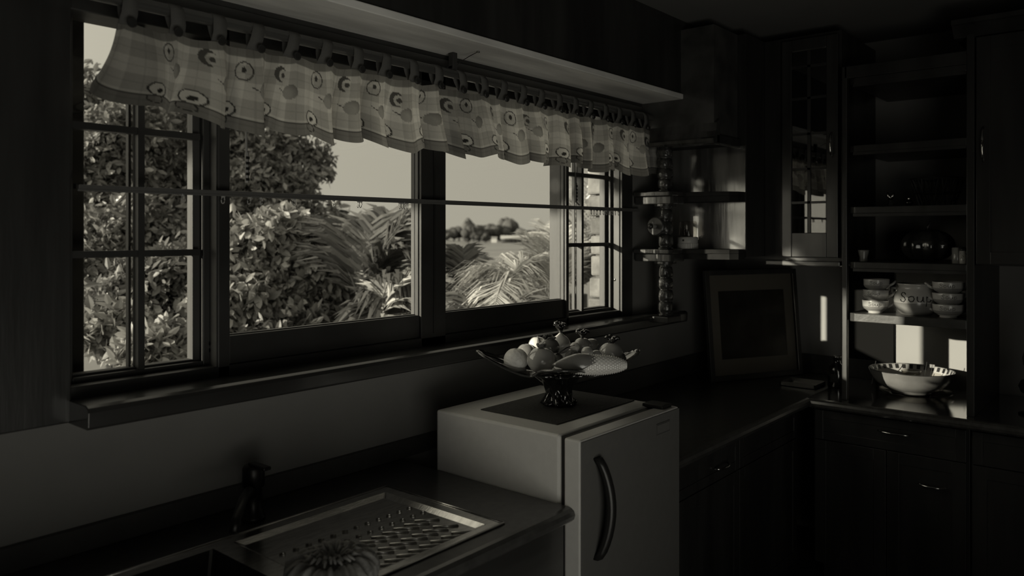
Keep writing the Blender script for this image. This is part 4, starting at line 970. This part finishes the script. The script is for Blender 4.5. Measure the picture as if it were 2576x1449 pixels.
def tree(label, blobs, size, matl, trunk_xy, seed, cat='tree', name='broadleaf_tree', parts=200, width=.42, trunk=True):
    rr = np.random.RandomState(seed); Ps = []
    for (c_, rad, n) in blobs: Ps.append(blob_leaves(c_, rad, n, size, rr))
    P = np.concatenate(Ps)
    P = P[P[:, 1] > 2.75]
    t_ = thing(name, label, cat, (trunk_xy[0], trunk_xy[1], GZ))
    o_ = np.array([trunk_xy[0], trunk_xy[1], GZ])
    near = np.argsort(np.linalg.norm(P - np.array([0, 0, H]), axis=1))
    k = parts; first = near[:k]; rest = near[k:]
    V_, F_ = leaf_mesh(P[rest] - o_, size, rr, width=width)
    me = bpy.data.meshes.new('foliage'); me.from_pydata(V_.tolist(), [], F_); me.materials.append(matl)
    fo = bpy.data.objects.new('foliage', me); COL.objects.link(fo); fo.parent = t_; fo['kind'] = 'stuff'
    protos = []
    for j in range(6):
        V1, F1 = leaf_mesh(np.zeros((1, 3)), size, rr, width=width); m1 = bpy.data.meshes.new('leaf'); m1.from_pydata(V1.tolist(), [], F1); m1.materials.append(matl); protos.append(m1)
    for j, i in enumerate(first):
        lo_ = bpy.data.objects.new('leaf', protos[j % 6]); lo_.location = Vector(P[i] - o_); lo_.rotation_euler = (rr.uniform(-.5, .5), rr.uniform(-.5, .5), rr.uniform(0, 6.28)); lo_.parent = t_; COL.objects.link(lo_)
    if trunk:
        mb = MB(); r0 = .10
        for (c_, rad, n) in blobs[:4]:
            cc2 = Vector(c_) - Vector(o_); mb.tube([(0, 0, 0), (cc2.x * .25, cc2.y * .25, cc2.z * .5), (cc2.x, cc2.y, cc2.z)], [r0, r0 * .6, .02], 8)
            for k2 in range(7):
                dd = Vector((rr.normal(), rr.normal(), rr.normal() + .4)); dd.normalize()
                mb.tube([cc2 * .8, cc2 + Vector((dd.x * rad[0], dd.y * rad[1], dd.z * rad[2])) * .85], [.02, .006], 5)
        mb.build('trunk', mat('bark', .05, .9, var=.4, scale=12), t_)
    return t_
LA = leafmat('tree_leaves', .08, .36, .30, .32); LB = leafmat('shrub_leaves', .12, .46, .30, .35); LC = leafmat('deep_leaves', .07, .24, .25, .4)
def at(px, py, D): return tuple(atD(px, py, D))
def rad(px, D): return px / FPX * D
def bl(px, py, D, rx, rz, n, depth=None): return (at(px, py, D), (rad(rx, D), depth or rad(rx, D) * .6, rad(rz, D)), int(n * (1.7 if D < 10 else 1.1)))
tree('large dark broadleaf tree filling the left half of the window view', [bl(430, 420, 8.5, 250, 230, 7500), bl(620, 330, 8.6, 170, 120, 2600), bl(640, 520, 8.3, 190, 150, 3600), bl(735, 420, 8.8, 85, 75, 800), bl(800, 395, 9.0, 48, 40, 190), bl(828, 438, 8.4, 14, 16, 40)], .10, LA, (at(430, 420, 8.5)[0], at(430, 420, 8.5)[1]), 1, parts=260)
tree('leafy tree with a ragged top seen through the left casement', [bl(300, 430, 7.6, 150, 190, 4200), bl(215, 300, 7.8, 70, 130, 900), bl(330, 640, 7.2, 170, 150, 3600)], .10, LA, (at(300, 430, 7.6)[0], at(300, 430, 7.6)[1]), 2, parts=260)
tree('bright-leaved bushy shrub below the middle of the left big pane', [bl(690, 640, 6.6, 190, 110, 3300), bl(640, 760, 6.3, 180, 100, 2600), bl(800, 700, 6.6, 110, 90, 1300)], .105, LB, (at(690, 700, 6.5)[0], at(690, 700, 6.5)[1]), 3, name='leafy_shrub', cat='shrub', parts=260, width=.5)
tree('sunlit low shrub at the foot of the left casement', [bl(420, 880, 5.4, 120, 70, 1300), bl(300, 830, 5.6, 110, 60, 1000)], .105, LB, (at(420, 880, 5.4)[0], at(420, 880, 5.4)[1]), 4, name='leafy_shrub', cat='shrub', parts=240, width=.5)
tree('shaded undergrowth between the casement tree and the low shrub', [bl(440, 740, 6.4, 200, 120, 4200), bl(760, 850, 6.4, 260, 90, 3600)], .10, LC, (at(440, 800, 6.6)[0], at(440, 800, 6.6)[1]), 5, name='undergrowth', cat='shrub', parts=100)
tree('deep green hedge closing the view behind the big trees', [bl(330, 520, 13, 260, 260, 5200), bl(560, 560, 13, 260, 210, 4200), bl(700, 700, 12, 260, 150, 3200), bl(830, 640, 13, 110, 120, 1500)], .22, LC, (at(500, 600, 13)[0], at(500, 600, 13)[1]), 6, name='hedge', cat='hedge', parts=0)
shade = tree('unseen tree added left of the house, low boughs placed to shade the window top', [((-3.0, 3.75 + .29 * k, Z(1.50 + .09 * k)), (.75, .42, .50), 900) for k in range(4)], .17, LA, (-3.2, 7.2), 21, parts=0, width=.6, trunk=False)  # out-of-view tree added, crown shaped to block sun from the valance
MB().tube([(0, 0, 0), (0, .05, 3.0), (.05, -.3, 5.2), (.15, -1.6, 5.4), (.2, -3.6, 5.0)], [.16, .14, .11, .07, .03], 10).build('trunk', mat('bark', .05, .9, var=.4, scale=12), shade)
# palms ------------------------------------------------------------------
def frond(parent, base, tip, up, n, ll, matl, rr, sag=.25, lw=.028, side_droop=.5, name='frond'):
    base = Vector(base); tip = Vector(tip); mid = (base + tip) / 2 + Vector((0, 0, up)); mb = MB()
    def P(t_): return base * (1 - t_) ** 2 + mid * 2 * t_ * (1 - t_) + tip * t_ * t_
    mb.tube([P(k / 12) for k in range(13)], [.012 - .0009 * k for k in range(13)], 6)
    for k in range(n):
        t_ = .12 + .86 * k / (n - 1); p_ = P(t_); tg = (P(min(1, t_ + .02)) - P(t_ - .02)).normalized()
        sdv = tg.cross(Vector((0, 0, 1)));
        if sdv.length < .1: sdv = Vector((1, 0, 0))
        sdv.normalize(); nv = sdv.cross(tg)
        L = ll * (math.sin(math.pi * (t_ * .85 + .1)) ** .6) * rr.uniform(.8, 1.15)
        for sg in (-1, 1):
            d_ = (tg * .75 + sdv * sg * .85 + nv * rr.uniform(-.1, .35)).normalized(); q0 = p_; q1 = p_ + d_ * L * .5 + Vector((0, 0, -side_droop * L * .10)); q2 = p_ + d_ * L * .92 + Vector((0, 0, -side_droop * L * rr.uniform(.35, .7)))
            wv = d_.cross(nv).normalized() * lw * .5
            mb.add([q0 - wv * .4, q0 + wv * .4, q1 - wv, q1 + wv, q2], [(0, 1, 3, 2), (2, 3, 4)])
    return mb.build(name, matl, parent)
PG = leafmat('palm_green', .04, .16, .25, .35); PDRY = leafmat('palm_dry', .30, .62, .35, .5); PM = leafmat('palm_mid', .09, .26, .3, .35)
def palm(label, crown, D, fronds, matl, seed, ll, lw=.03, n=34, name='palm', droop=.5):
    rr = random.Random(seed); c0 = Vector(at(crown[0], crown[1], D)); t_ = thing(name, label, 'palm', (c0.x, c0.y, GZ))
    off = Vector((c0.x, c0.y, GZ))
    for fr_ in fronds:
        px, py, dd, up = fr_[:4]
        tip = Vector(at(px, py, D + dd)); frond(t_, c0 - off, tip - off, up, n, ll * rr.uniform(.85, 1.1), matl if len(fr_) < 5 else fr_[4], rr, lw=lw, side_droop=droop)
    MB().tube([(0, 0, 0), (.03, .02, (c0.z - GZ) * .5), (0, 0, c0.z - GZ)], [.13, .10, .09], 10).build('trunk', mat('bark', .05), t_)
    return t_
palm('dark green palm with arching fronds left of the middle window post', (905, 760), 6.2,
     [(1035, 545, .1, .25), (980, 530, .5, .2), (925, 560, .4, .15), (1050, 640, -.2, .35), (1060, 735, -.3, .35), (860, 560, .4, .2), (1010, 790, -.4, .25), (830, 640, .2, .2), (1060, 600, .8, .3), (960, 850, -.5, .15), (1045, 700, .6, .35, PM)], PG, 11, .55, .034, 44)
palm('pale sunlit palm fronds just left of the middle window post', (950, 800), 5.7, [(1052, 690, .1, .15), (1060, 770, 0, .12), (1000, 690, .4, .2), (1050, 830, -.2, .1)], PDRY, 13, .40, .030, 26)
palm('small dark palm just right of the middle window post', (1170, 730), 7.0, [(1165, 625, .1, .08), (1130, 645, .2, .12), (1188, 655, .1, .06), (1110, 700, 0, .2), (1196, 715, 0, .08), (1095, 760, .2, .2), (1185, 800, 0, .12), (1140, 620, .6, .05)], PG, 12, .34, .026, 34)
palm('dry pale palm with drooping straw-coloured fronds in the right big pane', (1285, 705), 5.6,
     [(1175, 720, .1, .22), (1185, 765, -.1, .20), (1200, 690, .3, .16), (1240, 665, .5, .12), (1195, 800, -.2, .15), (1300, 800, -.4, .2), (1260, 810, -.3, .12), (1360, 760, .0, .3), (1345, 830, -.3, .35), (1390, 720, .2, .35), (1330, 650, .3, .1), (1240, 790, -.5, .2)], PDRY, 14, .40, .016, 36, droop=.9)
palm('tall pale reed-like palm leaning up behind the dry one at the right post', (1400, 760), 7.2, [(1335, 590, .2, .15), (1372, 560, .4, .1), (1405, 575, .3, .1), (1440, 610, .3, .1), (1350, 660, -.2, .3)], PDRY, 15, .42, .018, 26)
palm('green palm glimpsed through the right casement', (1455, 740), 7.8, [(1440, 560, .1, .1), (1465, 600, .2, .1), (1430, 650, 0, .2), (1490, 640, 0, .2), (1445, 690, -.2, .2), (1480, 420, .3, .1), (1500, 470, .1, .1)], PM, 16, .45, .03, 26)
palm('mixed low palm leaves at the foot of the right big pane', (1235, 850), 5.2, [(1130, 800, .1, .2), (1170, 760, .2, .2), (1250, 745, .2, .1), (1330, 770, .1, .2), (1390, 790, 0, .2), (1150, 850, -.2, .2)], PM, 17, .42, .03, 26)
# far shore: tree line, clump, white-roofed building
def far_tree(label, px, base_py, D, wpx, hpx, seed, n=260, m=None):
    rr = np.random.RandomState(seed); c0 = atD(px, base_py, D); w_ = rad(wpx, D); h_ = rad(hpx, D)
    t_ = thing('distant_tree', label, 'tree', (c0.x, c0.y, GZ)); z0_ = 0
    mb = MB(); mb.tube([(0, 0, z0_), (0, 0, h_ * .4)], w_ * .04, 6); mb.build('trunk', mat('bark', .05), t_)
    mbv = MB()
    for k in range(9):
        a_ = rr.uniform(0, 6.28); q_ = rr.uniform(0, .32) * w_; zc_ = h_ * rr.uniform(.34, .72); s_r = w_ * rr.uniform(.20, .32); hz = h_ * rr.uniform(.22, .30)
        pr = [(max(0.0, s_r * math.cos(b_)), hz * math.sin(b_)) for b_ in [-1.57 + 3.14 * j / 7 for j in range(8)]]
        p0, p1 = rr.uniform(0, 6, 2)
        mbv.lathe(pr, 12, (q_ * math.cos(a_), q_ * math.sin(a_), zc_), fn=lambda th, r, z: (r * (1 + .14 * math.sin(4 * th + p0 + z)), z * (1 + .1 * math.sin(3 * th + p1))))
    fo = mbv.build('foliage', m or FAR, t_, smooth=True); fo['kind'] = 'stuff'; return t_
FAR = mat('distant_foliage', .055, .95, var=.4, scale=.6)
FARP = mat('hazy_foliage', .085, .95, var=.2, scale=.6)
# far tree line: one object per tree
rr = random.Random(9)
k = 0
DD = 300.0
baseY = HY + 3.0 / DD * FPX
for i, px in enumerate(range(1030, 1410, 18)):
    hp_ = 38 + rr.uniform(-8, 8)
    if 1170 < px < 1190: hp_ = 58
    if 1280 < px < 1300: hp_ = 62
    if px > 1330: hp_ *= .75
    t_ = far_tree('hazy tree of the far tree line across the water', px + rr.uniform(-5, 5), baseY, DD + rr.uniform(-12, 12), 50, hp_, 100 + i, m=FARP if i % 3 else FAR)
    t_['group'] = 'hazy trees of the far tree line'
for j, (px, wp, hp_) in enumerate(((1178, 44, 44), (1204, 36, 34), (1222, 30, 26))):
    far_tree(('dark bushy tree at the left of the nearer shore clump', 'dark bushy tree in the middle of the nearer shore clump', 'low dark bush at the right of the nearer shore clump')[j], px, HY + 3.0 / 240 * FPX, 240, wp, hp_, 200 + j)
fb_ = atD(1297, 606, 250); bd = thing('shore_building', 'long low white-roofed building on the far shore', 'building', (fb_.x, fb_.y, GZ), A - math.pi / 2)
LW = rad(68, 250) / 2
MB().box((-LW, -3, 0), (LW, 3, 1.2)).build('wall', mat('shed_wall', .08, .8), bd)
MB().extr([(-3.6, 1.2), (0, 2.3), (3.6, 1.2)], -LW - .5, LW + .5, 'x').build('roof', mat('white_roof', .45, .6), bd)
for k in range(7): MB().box((-LW + 1 + k * LW * .28, -3.7, 0), (-LW + 1.5 + k * LW * .28, -3.5, 1.3)).build('pillar', mat('shed_wall', .08), bd)
b2_ = atD(1243, 606, 255); sd = thing('shore_hut', 'tiny pale hut between the dark clump and the long building', 'building', (b2_.x, b2_.y, GZ), A - math.pi / 2)
MB().box((-.9, -.9, 0), (.9, .9, 1.2)).build('wall', mat('white_roof', .45), sd); MB().extr([(-1.0, 1.2), (0, 1.9), (1.0, 1.2)], -1.0, 1.0, 'x').build('roof', mat('hut_roof', .2, .7), sd)
# low scrub on the near edge of the field
# water between garden and far shore
wtr = MB().add([(-300, 110, GZ + .02), (700, 60, GZ + .02), (700, 300, GZ + .02), (-300, 300, GZ + .02)], [(0, 1, 2, 3)]).build('lake', mat('lake_water', .20, .35, var=.15, scale=.03)); tag(wtr, 'pale flat lake stretching to the far tree line', 'water')
# exterior stone piers either side of the window
STN = [mat('stone_block_%d' % k, v_, .9, var=.25, scale=14, bump=.9, bscale=18) for k, v_ in enumerate((.11, .14, .17))]
def pier(name, label, x0, x1, y0, y1, z0, z1, seed, mats=STN, cat='pier'):
    rr = random.Random(seed); t_ = thing(name, label, cat, ((x0 + x1) / 2, (y0 + y1) / 2, z0))
    loc_child(MB().box((x0 + .03, y0 + .03, z0), (x1 - .03, y1 - .03, z1)).build('core', mat('mortar', .12, .95, var=.2, scale=30), bevel=0), t_)
    z = z0; i = 0
    while z < z1 - .02:
        h_ = min(rr.uniform(.09, .16), z1 - z); a_ = rr.uniform(.35, .65)
        xs = [x0, x0 + (x1 - x0) * a_, x1]
        for k in range(2):
            j_ = lambda: rr.uniform(-.018, .012)
            mb = MB(); mb.box((xs[k] + .004 + (j_() if k == 0 else 0), y0 + j_() * .8, z + .004), (xs[k + 1] - .004, y1, z + h_ - .004)); 
            vv_ = [(x + rr.uniform(-.007, .007), y + rr.uniform(-.006, .006), zz + rr.uniform(-.005, .005)) for (x, y, zz) in mb.v]; mb.v = vv_
            loc_child(mb.build('stone', mats[rr.randrange(3)], bevel=.012), t_)
        z += h_
    return t_
pier('stone_pier', 'rough pale stone pier outside the right casement', 3.60, 4.10, 2.262, 2.475, -.6, Z(.75), 5)
wr_ = MB().box((.30, WY + .142, -.6), (.868, WY + .185, Z(.80))).build('wall_return', mat('dark_render', .02, .9, var=.3, scale=14), bevel=.006); tag(wr_, 'dark exterior wall edging covering the far left of the window', 'wall')
